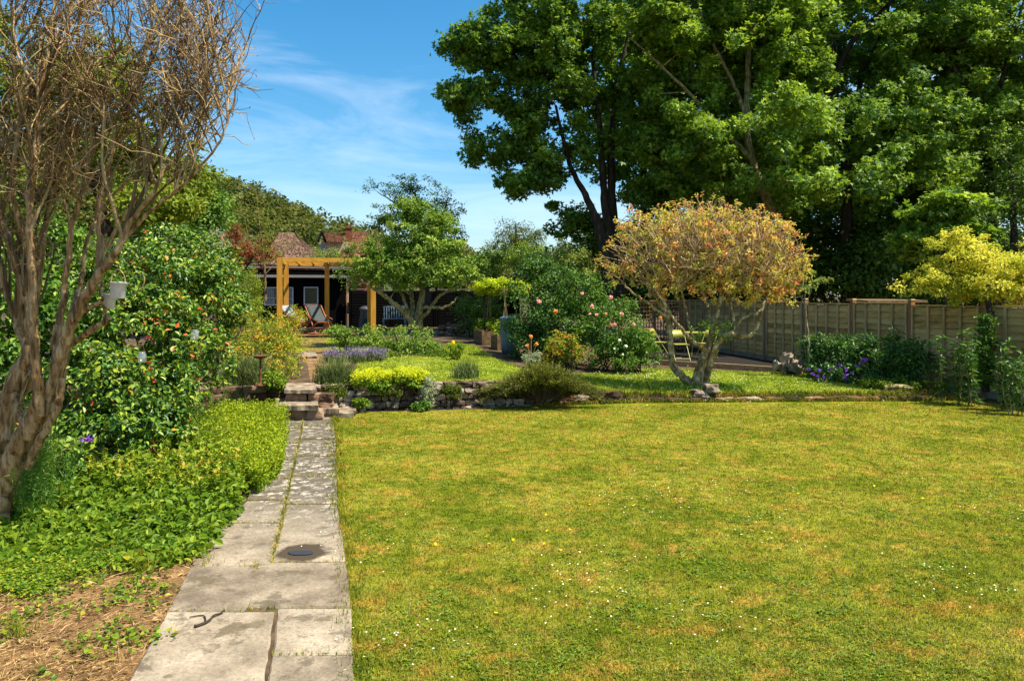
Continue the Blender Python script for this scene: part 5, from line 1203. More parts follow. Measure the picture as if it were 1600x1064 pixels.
# ------------------------------------------------------------------ bronze-leaved tree on the upper lawn
Yq = 14.7
r = tree('bronze_tree', 'gnarled several-stemmed small tree with bronze and yellow young leaves', 'tree', P(1085, 608, Yq),
     [[(1086, 612, Yq, 0.11), (1077, 597, Yq, 0.09), (1066, 588, Yq, 0.080), (1052, 572, Yq + .05, 0.068), (1048, 540, Yq + .1, 0.060), (1044, 500, Yq + .1, 0.056), (1028, 470, Yq, 0.044), (1008, 440, Yq - .1, 0.036), (990, 410, Yq - .2, 0.024)],
      [(1044, 498, Yq + .1, 0.036), (1030, 488, Yq - .1, 0.032), (1010, 472, Yq - .3, 0.026), (985, 455, Yq - .4, 0.021), (966, 435, Yq - .5, 0.016), (945, 425, Yq - .5, 0.010)],
      [(1087, 610, Yq - .06, .115), (1091, 588, Yq - .08, .105), (1098, 562, Yq - .1, .09), (1106, 543, Yq - .1, .075), (1113, 518, Yq - .05, .062), (1120, 490, Yq, .048), (1126, 460, Yq + .1, .036), (1122, 420, Yq + .2, .024)],
      [(1099, 608, Yq + .06, .092), (1105, 580, Yq, .078), (1113, 556, Yq - .1, .07), (1123, 533, Yq - .2, .062), (1140, 522, Yq - .3, .05), (1160, 526, Yq - .3, .042), (1176, 522, Yq - .3, .037), (1186, 500, Yq - .3, .032), (1192, 478, Yq - .3, .028), (1204, 455, Yq - .2, .016)],
      [(1103, 545, Yq - .1, 0.056), (1085, 535, Yq - .3, 0.044), (1070, 520, Yq - .4, 0.036), (1050, 495, Yq - .5, 0.032), (1035, 470, Yq - .5, 0.024), (1020, 450, Yq - .5, 0.016)],
      [(1140, 523, Yq - .3, 0.040), (1148, 508, Yq - .2, 0.036), (1142, 480, Yq, 0.032), (1140, 455, Yq + .1, 0.028), (1165, 430, Yq + .2, 0.020), (1185, 415, Yq + .2, 0.014)],
      [(1149, 510, Yq - .2, 0.028), (1162, 497, Yq - .3, 0.024), (1182, 490, Yq - .4, 0.021), (1195, 470, Yq - .4, 0.014)],
      [(1114, 515, Yq - .1, 0.036), (1105, 480, Yq + .3, 0.030), (1098, 450, Yq + .4, 0.024), (1090, 410, Yq + .4, 0.016)],
      [(1085, 535, Yq - .3, 0.028), (1075, 500, Yq - .1, 0.024), (1066, 460, Yq, 0.020), (1060, 420, Yq, 0.013)]],
     [E(1040, 395, 82, 62, Yq, 1.0), E(1110, 380, 95, 62, Yq, 1.3), E(1185, 400, 72, 62, Yq, 1.0), E(1100, 345, 90, 24, Yq, .9), E(1010, 350, 55, 26, Yq, .6), E(1195, 365, 40, 30, Yq, .7), E(1220, 420, 42, 45, Yq, .6), E(965, 425, 30, 22, Yq - .3, .3), E(1130, 440, 80, 36, Yq, .8), E(1040, 440, 60, 30, Yq, .7), E(1215, 440, 36, 30, Yq, .5), E(1180, 460, 40, 20, Yq - .2, .4), E(1238, 425, 30, 40, Yq, .5), E(1215, 468, 26, 18, Yq - .2, .4)],
     800, .062, 15, .070, .030, 'lf_quince', 'bark_lichen', shell=.55, flat=1.0, kind='leaf6', up=.4, out=.5, droop=-.1, cvar=.65, minr=.006, wob=.008)
# extra fine twigs
tb = MB()
for i in range(1700):
    C_, d_ = in_ells(1, [E(1040, 395, 85, 60, Yq, 1.0), E(1110, 375, 95, 62, Yq, 1.2), E(1185, 400, 74, 62, Yq, 1.0)], .4)
    c = C_[0]; d = norm(d_[0] * .7 + np.array((0, 0, .8)) + RNG.normal(0, .5, 3)); L = RNG.uniform(.15, .42)
    tb.tube(curve([c - d * L, c - d * L * .4 + RNG.normal(0, .025, 3), c + d * .06], 3), np.linspace(.0085, .0035, 7), 4, a=RNG.random())
tw_ = tb
mb, tb = MB(), tw_        # upright shoots standing out of the top and sides of the crown
for i in range(120):
    t = RNG.random(); px = 945 + 320 * t; py = 322 + 95 * abs(2 * t - 1) ** 2.6 + RNG.uniform(-6, 18); c = P(px, py, Yq + RNG.normal(0, .5)); q = c + np.array(((px - 1100) / 900 + RNG.normal(0, .06), 0, RNG.uniform(.04, .20)))
    tb.tube(np.array([c - (q - c) * 1.5, c, q]), np.array([.007, .005, .003]), 4, a=RNG.random()); k = 9; pos = q + RNG.normal(0, .022, (k, 3)); leaves_at(mb, pos, norm(hdir(k) + np.array((0, 0, .8))), .065, .028, kind='leaf6', jit=.4)
mb.build('top_foliage', M['lf_quince'], r); tb.build('twig', M['twig_pale'], r)
pts = np.array([P(RNG.uniform(1080, 1142), 515 + RNG.normal(0, 10), Yq - .3 + RNG.normal(0, .12)) for _ in range(26)])
mb, _ = foliage(None, 0, .08, 12, .07, .03, pts=pts, kind='leaf6'); mb.build('lower_foliage', M['lf_apple'], r)
tree('orchard_tree', 'small pale-leaved tree in front of the brick house roofs', 'tree', (-7.6, 33, .5), [[(520, 462, 33, .06), (517, 420, 33, .045), (512, 390, 33, .02)]], [E(508, 397, 26, 14, 33, .6), E(530, 405, 24, 12, 33, .5), E(492, 408, 20, 10, 33, .4), E(548, 388, 14, 16, 33, .4)], 70, .22, 40, .08, .04, 'lf_pale', 'bark_olive', shell=.7, kind='leaf6')
b = P(1085, 610, 14.5); mb = MB(); q = np.column_stack((RNG.uniform(b[0] - .9, b[0] + .9, 900), RNG.uniform(14.15, 14.6, 900))); q = np.column_stack((q, hz(q[:, 0], q[:, 1])))
mb.blades(q, hdir(900), RNG.uniform(.05, .2, 900), .012, RNG.uniform(.1, .8, 900), RNG.random(900)); stuff(mb.build('rough_grass', M['lf_rose']), 'rough dark grass and weeds around the foot of the bronze-leaved tree', 'grass')

# ------------------------------------------------------------------ rose mound, roses and shrubs of the upper bed
r = shrub('rose_mound', 'big dense green rose mound with single peach blooms', 'rose bush', [E(852, 455, 58, 52, 18.6, 1.0), E(848, 505, 66, 46, 18.3, 1.0), E(870, 520, 52, 45, 18.0, .8), E(832, 530, 46, 32, 18.2, .8), E(850, 420, 34, 26, 18.8, .6)], 170, .22, 90, .07, .045, 'lf_rosedark', kind='leaf6', flat=.8, shell=.25, base=(.8, 18.2, .3))
for px, py, mt in ((868, 487, 'pt_peach'), (842, 471, 'pt_pink')): flower(r, P(px, py, 17.25), .055, mt, 'rose_flower')
r = shrub('pink_rose', 'sprawling rose bush covered in pink blooms beside the trellis', 'rose bush', [E(935, 485, 48, 42, 17.6, .8), E(965, 510, 50, 42, 17.4, .8), E(930, 535, 46, 30, 17.2, .7), E(985, 535, 36, 26, 17.4, .6), E(910, 450, 34, 26, 18, .6)], 130, .2, 70, .07, .042, 'lf_rose', kind='leaf6', flat=.8, shell=.3, base=(2.2, 17.4, .22))
for px, py, rr, mt in ((925, 479, .062, 'pt_pink'), (954, 465, .062, 'pt_pink'), (910, 459, .05, 'pt_pink'), (972, 491, .062, 'pt_pink'), (990, 507, .055, 'pt_pink'), (961, 507, .05, 'pt_pink'), (947, 490, .04, 'pt_pink'), (955, 508, .04, 'pt_peach'), (932, 492, .045, 'pt_pink'), (921, 491, .04, 'pt_pink'), (1032, 497, .05, 'pt_peach'), (1016, 515, .045, 'pt_pink'), (968, 532, .05, 'pt_white'), (977, 541, .055, 'pt_white'), (973, 554, .04, 'pt_white'), (960, 545, .035, 'pt_white')):
    flower(r, P(px, py, 16.55 if px < 1000 else 17.0), rr * .8, mt, 'rose_flower')
shrub('bronze_rose', 'orange tinged young rose shrub in front of the green rose mound', 'rose bush', [E(885, 537, 34, 26, 16.6, .4), E(870, 548, 26, 20, 16.5, .3), E(905, 552, 24, 20, 16.5, .3)], 60, .11, 36, .06, .032, 'lf_orange', kind='leaf6', shell=.5)
r = shrub('silver_plant', 'small silvery leaved plant with tan seed heads at the corner of the rose bed', 'plant', [E(831, 558, 15, 11, 16.4, .2)], 20, .07, 36, .06, .02, 'lf_silver')
for px, py in ((830, 526), (838, 538), (824, 540)):
    b = MB(); b.tube([P(830, 560, 16.4), P(px, py, 16.4)], .006, 4); b.build('stem', M['cane'], r); flower(r, P(px, py, 16.4), .05, 'pt_peach', 'seed_head', 12)
shrub('shade_shrub', 'dark leafy plant sprawling at the lower right of the pink rose', 'shrub', [E(1000, 555, 34, 20, 17.2, .4), E(960, 560, 40, 16, 16.9, .4)], 60, .12, 40, .07, .035, 'lf_rose', kind='leaf6')
r = shrub('yellow_rose', 'little standard rose with one yellow bloom on the upper lawn', 'rose bush', [E(712, 545, 11, 13, 17.2, .18)], 22, .07, 20, .06, .035, 'lf_bed', kind='leaf6', stems=3); flower(r, P(708, 535, 17.0), .045, 'pt_yellow', 'rose_flower')

# bushes behind the steps
shrub('rose_shrub', 'light green rose shrub under the apple tree, largest of the bed', 'rose bush', [E(640, 530, 38, 20, 18.6, .5), E(622, 545, 30, 14, 18.4, .4), E(660, 545, 28, 14, 18.4, .4)], 80, .13, 46, .06, .034, 'lf_apple', 'rose shrubs behind the catmint', kind='leaf6')
shrub('rose_shrub', 'green rose shrub with a dark stem right of the deckchairs', 'rose bush', [E(540, 525, 26, 17, 18.8, .35), E(526, 518, 16, 12, 18.6, .3)], 50, .12, 40, .06, .034, 'lf_apple', 'rose shrubs behind the catmint', kind='leaf6', shell=.45)
shrub('rose_shrub', 'loose rose shrub with reddish tips in front of the right pergola posts', 'rose bush', [E(582, 525, 24, 18, 18.8, .35), E(600, 540, 22, 14, 18.6, .3)], 50, .12, 38, .06, .034, 'lf_apple', 'rose shrubs behind the catmint', kind='leaf6', shell=.5)
shrub('box_shrub', 'low rounded bright green shrub at the lawn corner beneath the apple tree', 'shrub', [E(686, 555, 22, 10, 18.0, .35), E(610, 557, 22, 9, 17.8, .3)], 50, .09, 50, .05, .028, 'lf_bed', kind='leaf6')
def spikes(name, label, cat, ells, n, leaf, petal, hgt, group=None, base=None, col_t=.55):
    c = ells[0][0]; b = np.array((c[0], c[1], float(hz(c[0], c[1])))) if base is None else base; r = thing(name, label, cat, b, group)
    pos, _ = in_ells(n, ells, .6); pos[:, 2] = hz(pos[:, 0], pos[:, 1])
    mb = MB(); d = hdir(n); h = RNG.uniform(.6, 1.1, n) * hgt
    mb.blades(pos, d, h, .012, RNG.uniform(.1, .6, n), RNG.random(n)); mb.blades(pos + RNG.normal(0, .05, (n, 3)) * (1, 1, 0), hdir(n), h * .7, .016, RNG.uniform(.2, .9, n), RNG.random(n)); mb.build('foliage', M[leaf], r)
    if petal:
        k = 7; p = np.repeat(pos, k, 0); hh = np.repeat(h, k) * RNG.uniform(col_t, 1.02, n * k); p = p + np.repeat(d, k, 0) * (hh * .3)[:, None] * RNG.random((n * k, 1)) + np.stack((0 * hh, 0 * hh, hh * .92), 1) + RNG.normal(0, .012, (n * k, 3))
        m2 = MB(); leaves_at(m2, p, norm(RNG.standard_normal((n * k, 3))), .030, .022, jit=1); m2.build('flowers', M[petal], r)
    return r
spikes('catmint', 'drift of purple catmint spilling beside the worn path', 'flowering plant', [E(522, 558, 22, 5, 16.4, .3), E(560, 555, 28, 6, 16.6, .35), E(590, 552, 18, 6, 16.8, .3)], 380, 'lf_grey', 'pt_purple', .36)
spikes('lavender', 'grey-green lavender clump at the top of the steps', 'lavender', [E(523, 598, 30, 6, 13.05, .35)], 520, 'lf_grey', None, .50)
spikes('lavender', 'thin dark lavender tuft on the wall left of the juniper', 'lavender', [E(728, 592, 22, 5, 13.75, .3)], 260, 'lf_grey', None, .40)
def mantle(px, rx, Y, label):
    r = shrub('ladys_mantle', label, 'flowering plant', [E(px, 596, rx, 9, Y, .3)], 40, .10, 40, .06, .05, 'lf_bed', 'mounds of yellow flowers on the wall', kind='leaf6')
    mb, _ = foliage([E(px, 586, rx * 1.12, 12, Y - .02, .34)], 150, .06, 34, .022, .018, up=.6); mb.build('flowers', M['lf_mantle'], r)
mantle(583, 32, 12.95, 'left mound of frothy yellow flowers beside the lavender on the rubble wall'); mantle(637, 30, 13.05, 'right mound of frothy yellow flowers next to the silvery tuft')
shrub('silver_tuft', 'grey-green tuft growing out of the rubble wall face', 'plant', [E(672, 612, 12, 22, 12.85, .15)], 24, .07, 36, .05, .02, 'lf_silver', base=(-1.43, 12.85, 0))
shrub('wall_weed', 'bright green weed at the foot of the rubble wall beside the steps', 'weed', [E(562, 630, 16, 5, 12.5, .12)], 18, .05, 26, .045, .035, 'lf_bed', kind='leaf6', stems=2)
shrub('wall_weed', 'dark leafy weed at the foot of the rubble wall under the silvery tuft', 'weed', [E(660, 634, 16, 7, 12.7, .12)], 16, .06, 26, .045, .03, 'lf_rose', kind='leaf6', stems=2)
for px, Y, w, lab in ((520, 12.75, 22, 'dark creeping plant draped over the rubble wall below the lavender'), (606, 12.95, 26, 'dark creeping plant draped over the rubble wall below the yellow mounds'), (705, 13.15, 16, 'small creeping plant on top of the rubble wall below the thin lavender tuft')):
    shrub('wall_creeper', lab, 'plant', [E(px, 607, w, 7, Y - .12, .12), E(px + 6, 614, w * .7, 8, Y - .16, .08)], 46, .05, 30, .03, .02, 'lf_juniper', 'creeping plants on the rubble wall', stems=3)
# prostrate juniper
c0 = P(848, 612, 13.1); r = thing('juniper', 'wide spreading dark juniper tumbling over the edging onto the lawn', 'shrub', (c0[0], c0[1], 0))
mb, tb = MB(), MB()
for i in range(460):
    a = RNG.uniform(0, 2 * math.pi); e = np.array((math.cos(a) * RNG.uniform(.3, 1.18), math.sin(a) * RNG.uniform(.15, .62), 0)); t = RNG.random()
    s = c0 + np.array((e[0] * .25, e[1] * .2, -.12)); tip = c0 + e + np.array((0, 0, .05 + .46 * (1 - (abs(e[0]) / 1.2) ** 1.6) * RNG.uniform(.3, 1.05) - .30 * (abs(e[0]) / 1.15) * RNG.uniform(.2, 1)))
    tip[2] = max(tip[2], float(hz(tip[0], tip[1])) + .04)
    pth = curve([s, (s + tip) / 2 + np.array((0, 0, .12)), tip], 6); tb.tube(pth, np.linspace(.010, .003, len(pth)), 4)
    k = 60; tt = RNG.uniform(.25, 1, k); pos = np.stack([np.interp(tt, np.linspace(0, 1, len(pth)), pth[:, c]) for c in range(3)], 1) + RNG.normal(0, .022, (k, 3))
    d = norm((tip - s)[None] * .9 + RNG.normal(0, .35, (k, 3)) + np.array((0, 0, .12))); nr = norm(np.cross(d, RNG.standard_normal((k, 3))) + np.array((0, 0, .8)))
    mb.kites(pos, d, nr, RNG.uniform(.03, .075, k), .014, np.clip(tt * .6 + RNG.random(k) * .4, 0, 1))
mb.build('foliage', M['lf_juniper'], r); tb.build('stem', M['bark_dark'], r)

# ------------------------------------------------------------------ apple tree and the dark tree behind it
Ya = 21.0
tree('apple_tree', 'spreading old apple tree in leaf with a lichened trunk, right of the pergola', 'tree', P(656, 522, Ya),
     [[(656, 528, Ya, .17), (654, 505, Ya, .13), (656, 480, Ya, .10), (660, 458, Ya, .085), (656, 430, Ya, .06), (650, 390, Ya, .03)],
      [(648, 515, Ya - .1, .12), (640, 497, Ya - .2, .09), (622, 480, Ya - .4, .075), (600, 462, Ya - .6, .06), (582, 450, Ya - .7, .04), (560, 435, Ya - .8, .02)],
      [(641, 497, Ya - .2, .06), (634, 475, Ya - .1, .05), (626, 455, Ya, .04), (610, 430, Ya, .02)],
      [(655, 500, Ya, .06), (668, 488, Ya - .2, .05), (684, 465, Ya - .3, .045), (700, 455, Ya - .4, .03), (720, 445, Ya - .4, .018)],
      [(657, 482, Ya, .05), (672, 480, Ya - .3, .045), (690, 481, Ya - .5, .04), (706, 475, Ya - .6, .03), (714, 464, Ya - .6, .018)],
      [(646, 505, Ya, .08), (644, 470, Ya + .4, .06), (640, 440, Ya + .5, .04)]],
     [E(650, 395, 70, 45, Ya, 1.3), E(585, 425, 52, 26, Ya - .5, .8), E(640, 430, 80, 22, Ya - .3, 1.1), E(710, 420, 55, 30, Ya - .2, .9), E(648, 346, 50, 34, Ya, .9), E(640, 325, 26, 18, Ya, .5), E(690, 350, 36, 26, Ya, .7), E(555, 432, 30, 14, Ya - .7, .4), E(690, 385, 46, 30, Ya, .8), E(600, 395, 46, 24, Ya, .8)],
     330, .17, 52, .095, .056, 'lf_apple', 'bark_olive', kind='leaf6', shell=.62, flat=.8)
tree('dark_tree', 'thin-crowned dark leaved tree rising against the sky behind the apple tree', 'tree', P(668, 470, 30),
     [[(668, 480, 30, .14), (664, 400, 30, .10), (658, 340, 30, .07), (648, 300, 30, .035)], [(664, 390, 30, .07), (690, 340, 30, .05), (700, 310, 30, .025)], [(662, 360, 30, .05), (620, 320, 30, .035), (590, 300, 30, .015)]],
     [E(640, 295, 62, 22, 30, 1.4), E(650, 325, 75, 26, 30, 1.5), E(690, 345, 40, 40, 30, 1.2), E(600, 345, 42, 22, 30, 1), E(575, 292, 22, 10, 30, .5), E(715, 375, 24, 26, 30, .7), E(660, 370, 60, 30, 30, 1.2), E(640, 277, 14, 6, 30, .4)],
     320, .24, 40, .085, .05, 'lf_dark', 'bark_dark', shell=.75, flat=.55, limb_every=1, minr=.009)
# ------------------------------------------------------------------ left border, far to near
tree('red_maple', 'small red leaved maple in front of the tiled roof', 'tree', P(378, 440, 27), [[(380, 470, 27, .06), (378, 420, 27, .05), (372, 380, 27, .03)], [(379, 430, 27, .04), (400, 390, 27, .02)]],
     [E(362, 372, 34, 24, 27, .7), E(395, 395, 38, 22, 27, .7), E(420, 400, 30, 16, 27, .6), E(350, 400, 30, 18, 27, .6)], 90, .26, 60, .09, .045, 'lf_red', 'bark_dark', shell=.5, flat=.6)
tree('thin_tree', 'half-bare yellowish young tree in front of the brown tiled roof', 'tree', P(415, 440, 25), [[(415, 470, 25, .04), (412, 400, 25, .03), (405, 345, 25, .018), (400, 300, 25, .006)], [(413, 410, 25, .02), (430, 360, 25, .014), (440, 315, 25, .005)], [(413, 420, 25, .02), (392, 380, 25, .012), (378, 330, 25, .005)], [(414, 430, 25, .02), (446, 390, 25, .01), (455, 350, 25, .005)]],
     [E(410, 350, 45, 40, 25, .6), E(420, 390, 44, 28, 25, .6)], 110, .14, 9, .07, .03, 'lf_hedge', 'twig', shell=.7, kind='leaf6', minr=.006)
shrub('silver_shrub', 'grey silver-leaved shrub between the camellia and the red maple', 'shrub', [E(325, 385, 34, 26, 20, .6), E(338, 400, 30, 24, 19.5, .6)], 60, .2, 70, .06, .025, 'lf_silver', base=(-8.1, 20, .5))
shrub('clipped_hedge', 'clipped yellow-green hedge at the corner of the black shed', 'hedge', [E(378, 460, 28, 42, 21, .8), E(375, 490, 32, 40, 20.5, .8), E(392, 465, 16, 40, 20.8, .6)], 90, .17, 130, .045, .024, 'lf_hedge', shell=.2, flat=1, base=(-7.6, 20.8, .5))
tree('broadleaf_tree', 'tall yellow-green tree rising behind the bare twiggy tree', 'tree', (-9.2, 17, 0),
     [[(160, 480, 17, .2), (165, 380, 17, .16), (150, 260, 17, .12), (140, 140, 17, .07)], [(163, 370, 17, .1), (230, 290, 17, .07), (285, 250, 17, .03)], [(155, 300, 17, .09), (90, 220, 17, .06), (50, 140, 17, .03)]],
     [E(140, 130, 110, 70, 17, 1.5), E(90, 230, 130, 70, 17, 1.5), E(220, 230, 90, 50, 17, 1.2), E(300, 285, 52, 34, 17, .8), E(40, 140, 80, 120, 17, 1.3), E(240, 320, 80, 40, 16, 1), E(0, 320, 90, 80, 16, 1.2)],
     300, .33, 80, .13, .07, 'lf_hedge', 'bark_dark', shell=.5, flat=.6, kind='leaf6')
tree('evergreen_tree', 'dark green dense tree behind the camellia, left of the wooded hill', 'tree', (-11.6, 24, 0), [[(250, 470, 24, .2), (250, 380, 24, .14), (250, 330, 24, .08)]],
     [E(300, 330, 60, 50, 24, 1.2), E(230, 330, 70, 60, 24, 1.4), E(330, 335, 40, 30, 25, 1)], 110, .45, 100, .13, .07, 'lf_rose', 'bark_dark', flat=.7)

# camellia bank
r = shrub('camellia', 'huge glossy green shrub with scattered red leaves beside the path bed', 'shrub',
      [E(240, 440, 105, 62, 10.4, 1.0), E(310, 470, 70, 78, 11.2, .9), E(200, 520, 105, 90, 9.3, .9), E(290, 550, 72, 75, 9.9, .8), E(150, 600, 95, 60, 8.3, .7), E(240, 610, 70, 50, 8.8, .6), E(165, 670, 100, 52, 7.9, .5), E(80, 700, 70, 50, 7.4, .45), E(255, 665, 50, 36, 8.5, .4), E(120, 480, 80, 90, 9.6, .8), E(340, 430, 34, 50, 12, .7), E(285, 390, 60, 34, 12, .8)],
      820, .135, 56, .072, .040, 'lf_cam', kind='leaf6', shell=.3, flat=.85, up=.5, out=.8, cvar=.28, base=(-4.6, 9.6, 0), stems=14, droop=.35)
shrub('camellia_backing', 'dark shrub filling the far left behind the twisted trunks', 'shrub', [E(40, 480, 90, 100, 8.6, .6), E(20, 600, 70, 80, 8.0, .5), E(-60, 500, 80, 160, 8.4, .8), E(30, 380, 100, 60, 9.2, .6)], 150, .19, 60, .08, .045, 'lf_rose', kind='leaf6', shell=.3, base=(-6.0, 8.5, 0))
# white blooms at the left edge
for k, (px, py) in enumerate(((10, 490), (22, 498), (5, 500))):
    pass
# glass jars hanging in the camellia
for (px, py, Y, s, lab) in ((305, 523, 8.95, .07, 'small clear glass jar hanging in the glossy shrub near the orange shrub'), (222, 558, 8.2, .07, 'small clear glass jar hanging low in the middle of the glossy shrub')):
    c = P(px, py, Y); r = thing('glass_jar', lab, 'jar', c, 'jars hung in the glossy shrub')
    mb = MB(); mb.lathe([(0, -.06), (.04, -.06), (.045, -.05), (.045, .03), (.035, .045), (.036, .06), (.032, .058), (.033, .045), (.041, .028), (.041, -.048), (0, -.052)], c, 16); mb.build('glass', M['jar'], r, smooth=True)
    mb = MB(); mb.tube(curve([c + np.array((-.036, 0, .05)), c + np.array((0, 0, .13)), c + np.array((.036, 0, .05))], 5), .0025, 5); mb.build('wire', M['rust'], r)

# orange shrub and grassy clumps beside the bird bath
r = shrub('orange_shrub', 'airy shrub with orange and yellow leaf tips in front of the pergola', 'shrub', [E(420, 520, 48, 32, 14.6, .6), E(392, 548, 42, 30, 14.0, .5), E(445, 545, 32, 34, 14.2, .5), E(462, 495, 16, 20, 15.2, .3), E(375, 505, 28, 24, 15, .4), E(440, 572, 34, 22, 13.6, .3), E(400, 575, 40, 18, 13.4, .4)], 360, .12, 36, .058, .022, 'lf_orange', shell=.5, flat=1, stems=16, base=(-5.0, 14.2, .48))
spikes('broom_clump', 'feathery grey-green clump behind the bird bath', 'plant', [E(372, 604, 34, 5, 12.6, .3), E(395, 600, 26, 5, 12.9, .3)], 700, 'lf_grey', None, .62)
shrub('leafy_clump', 'bright leafy clump right of the bird bath stem', 'plant', [E(424, 592, 17, 12, 12.5, .2), E(436, 598, 9, 8, 12.5, .15)], 30, .08, 36, .05, .04, 'lf_bed', kind='leaf6')
mb = MB(); mb.tube(curve([P(372, 560, 13.6), P(402, 530, 13.5), P(435, 498, 13.3)], 4), .012, 5); mb.tube(curve([P(436, 585, 12.9), P(455, 570, 12.9), P(468, 556, 12.9)], 4), .010, 5)

# euphorbia sweep along the path
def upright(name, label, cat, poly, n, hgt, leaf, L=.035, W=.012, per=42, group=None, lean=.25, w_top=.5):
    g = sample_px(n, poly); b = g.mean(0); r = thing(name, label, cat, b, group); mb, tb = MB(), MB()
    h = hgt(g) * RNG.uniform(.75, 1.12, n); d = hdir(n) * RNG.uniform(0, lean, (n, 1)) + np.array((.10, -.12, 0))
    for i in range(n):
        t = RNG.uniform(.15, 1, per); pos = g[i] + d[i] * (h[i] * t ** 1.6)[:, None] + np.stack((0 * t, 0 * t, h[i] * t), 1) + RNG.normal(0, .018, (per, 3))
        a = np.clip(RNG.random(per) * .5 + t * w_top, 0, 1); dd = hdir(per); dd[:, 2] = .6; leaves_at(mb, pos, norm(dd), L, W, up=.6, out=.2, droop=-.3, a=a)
        tb.tube([g[i], g[i] + d[i] * h[i] * .33 + (0, 0, h[i] * .5), g[i] + d[i] * h[i] + (0, 0, h[i])], [.004, .003, .002], 3)
    mb.build('foliage', M[leaf], r); tb.build('stem', M['lf_rose'], r); return r
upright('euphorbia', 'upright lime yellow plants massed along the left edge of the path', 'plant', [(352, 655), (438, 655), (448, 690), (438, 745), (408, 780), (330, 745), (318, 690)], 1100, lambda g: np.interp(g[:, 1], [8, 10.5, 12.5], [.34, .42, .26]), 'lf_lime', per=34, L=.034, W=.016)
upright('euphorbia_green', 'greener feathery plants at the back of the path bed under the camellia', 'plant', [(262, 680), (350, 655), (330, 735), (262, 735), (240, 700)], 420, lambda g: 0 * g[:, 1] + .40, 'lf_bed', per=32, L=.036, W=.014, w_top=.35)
# strap leaved clump
g = sample_px(420, [(170, 745), (330, 735), (345, 765), (240, 790), (160, 780)]); mb = MB(); n = len(g)
mb.blades(g, hdir(n), RNG.uniform(.15, .38, n), .028, RNG.uniform(.1, .7, n), RNG.random(n) * .7); stuff(mb.build('strap_leaves', M['lf_bed']), 'broad strap-like leaves in the middle of the shaded bed', 'plants')
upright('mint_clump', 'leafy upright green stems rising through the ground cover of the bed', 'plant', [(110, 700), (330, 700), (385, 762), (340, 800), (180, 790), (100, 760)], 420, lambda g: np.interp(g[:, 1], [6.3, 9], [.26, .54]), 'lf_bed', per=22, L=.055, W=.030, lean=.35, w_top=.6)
# feathery yew-like weed beside the twisted trunk
upright('rosemary', 'dark needle-leaved rosemary right of the twisted trunk base', 'plant', [(20, 800), (90, 770), (110, 810), (40, 850)], 60, lambda g: 0 * g[:, 1] + .75, 'lf_rose', per=110, L=.045, W=.006, lean=.3)
# broad ground cover
BED = [(-60, 850), (60, 780), (180, 745), (330, 745), (385, 762), (372, 790), (345, 830), (310, 872), (225, 895), (120, 880), (20, 890), (-60, 905)]
g = sample_px(5200, BED); mb = MB()
lump = .5 + .5 * np.sin(g[:, 0] * 7.1 + 2 * np.sin(g[:, 1] * 5.3)) * np.sin(g[:, 1] * 8.7 + 1.5 * np.sin(g[:, 0] * 6.1))
h = np.interp(g[:, 1], [5.2, 6.2, 8.5], [.03, .14, .34]) * RNG.uniform(.35, 1.2, len(g)) * (.45 + .9 * lump); k = 7
pos = np.repeat(g, k, 0) + RNG.normal(0, .05, (len(g) * k, 3)) * (1, 1, 0); pos[:, 2] += np.repeat(h, k) * RNG.uniform(.55, 1.1, len(g) * k)
cl = np.repeat(RNG.random(len(g)), k) * .4 + RNG.random(len(g) * k) * .6
lk = np.repeat(lump, k); cl = np.clip(cl * .75 + .35 * (lk - .3) + .06 * RNG.standard_normal(len(cl)), 0, 1)
big = RNG.random(len(pos)) < .35
for sel, L_, W_ in ((big, .072, .05), (~big, .046, .028)): leaves_at(mb, pos[sel], norm(hdir(int(sel.sum())) + np.array((0, 0, .5))), L_, W_, up=.8, out=.4, droop=.15, kind='leaf6', a=cl[sel], jit=.55)
stuff(mb.build('ground_cover', M['lf_bed']), 'low leafy strawberry-like ground cover between trunk and path', 'ground cover')
g = sample_px(3800, [(-60, 850), (110, 850), (230, 885), (120, 905), (60, 935), (-60, 930)]); mb = MB(); k = 5
pos = np.repeat(g, k, 0) + RNG.normal(0, .025, (len(g) * k, 3)) * (1, 1, 0); pos[:, 2] += RNG.uniform(.01, .07, len(pos))
leaves_at(mb, pos, norm(hdir(len(pos)) + np.array((0, 0, .5))), .026, .018, up=1.0, out=.2, droop=.1, jit=.3); stuff(mb.build('creeping_weeds', M['lf_bed']), 'tiny leaved creeping weeds at the near left under the trunk', 'weeds')
# scattered weeds over the straw
SC = [(120, 905), (150, 915), (160, 905), (170, 930), (185, 940), (210, 918), (225, 925), (190, 900), (60, 945), (85, 935), (95, 955), (30, 985), (10, 995), (140, 1005), (160, 1000), (200, 1010), (212, 1000), (240, 1003), (155, 1030), (120, 1018), (250, 930), (245, 880), (190, 945), (230, 950), (70, 1064), (40, 960), (130, 925), (100, 900), (225, 1008), (145, 965), (180, 985), (205, 935), (235, 915), (20, 940), (50, 930)]
for j, (px, py) in enumerate(SC):
    SC[j] = G1(px + RNG.normal(0, 4), py + RNG.normal(0, 3))
mb = MB()
for q in SC:
    k = RNG.integers(14, 40); pos = q + RNG.normal(0, .06, (k, 3)) * (1, 1, 0) + np.stack((np.zeros(k), np.zeros(k), RNG.uniform(.01, .06, k)), 1)
    leaves_at(mb, pos, norm(hdir(k) + np.array((0, 0, .3))), .038, .026, up=1.0, out=.2, kind='leaf6', jit=.35)
stuff(mb.build('soil_weeds', M['lf_bed']), 'small green weeds sprouting through the straw-covered soil', 'weeds')
mb = MB()
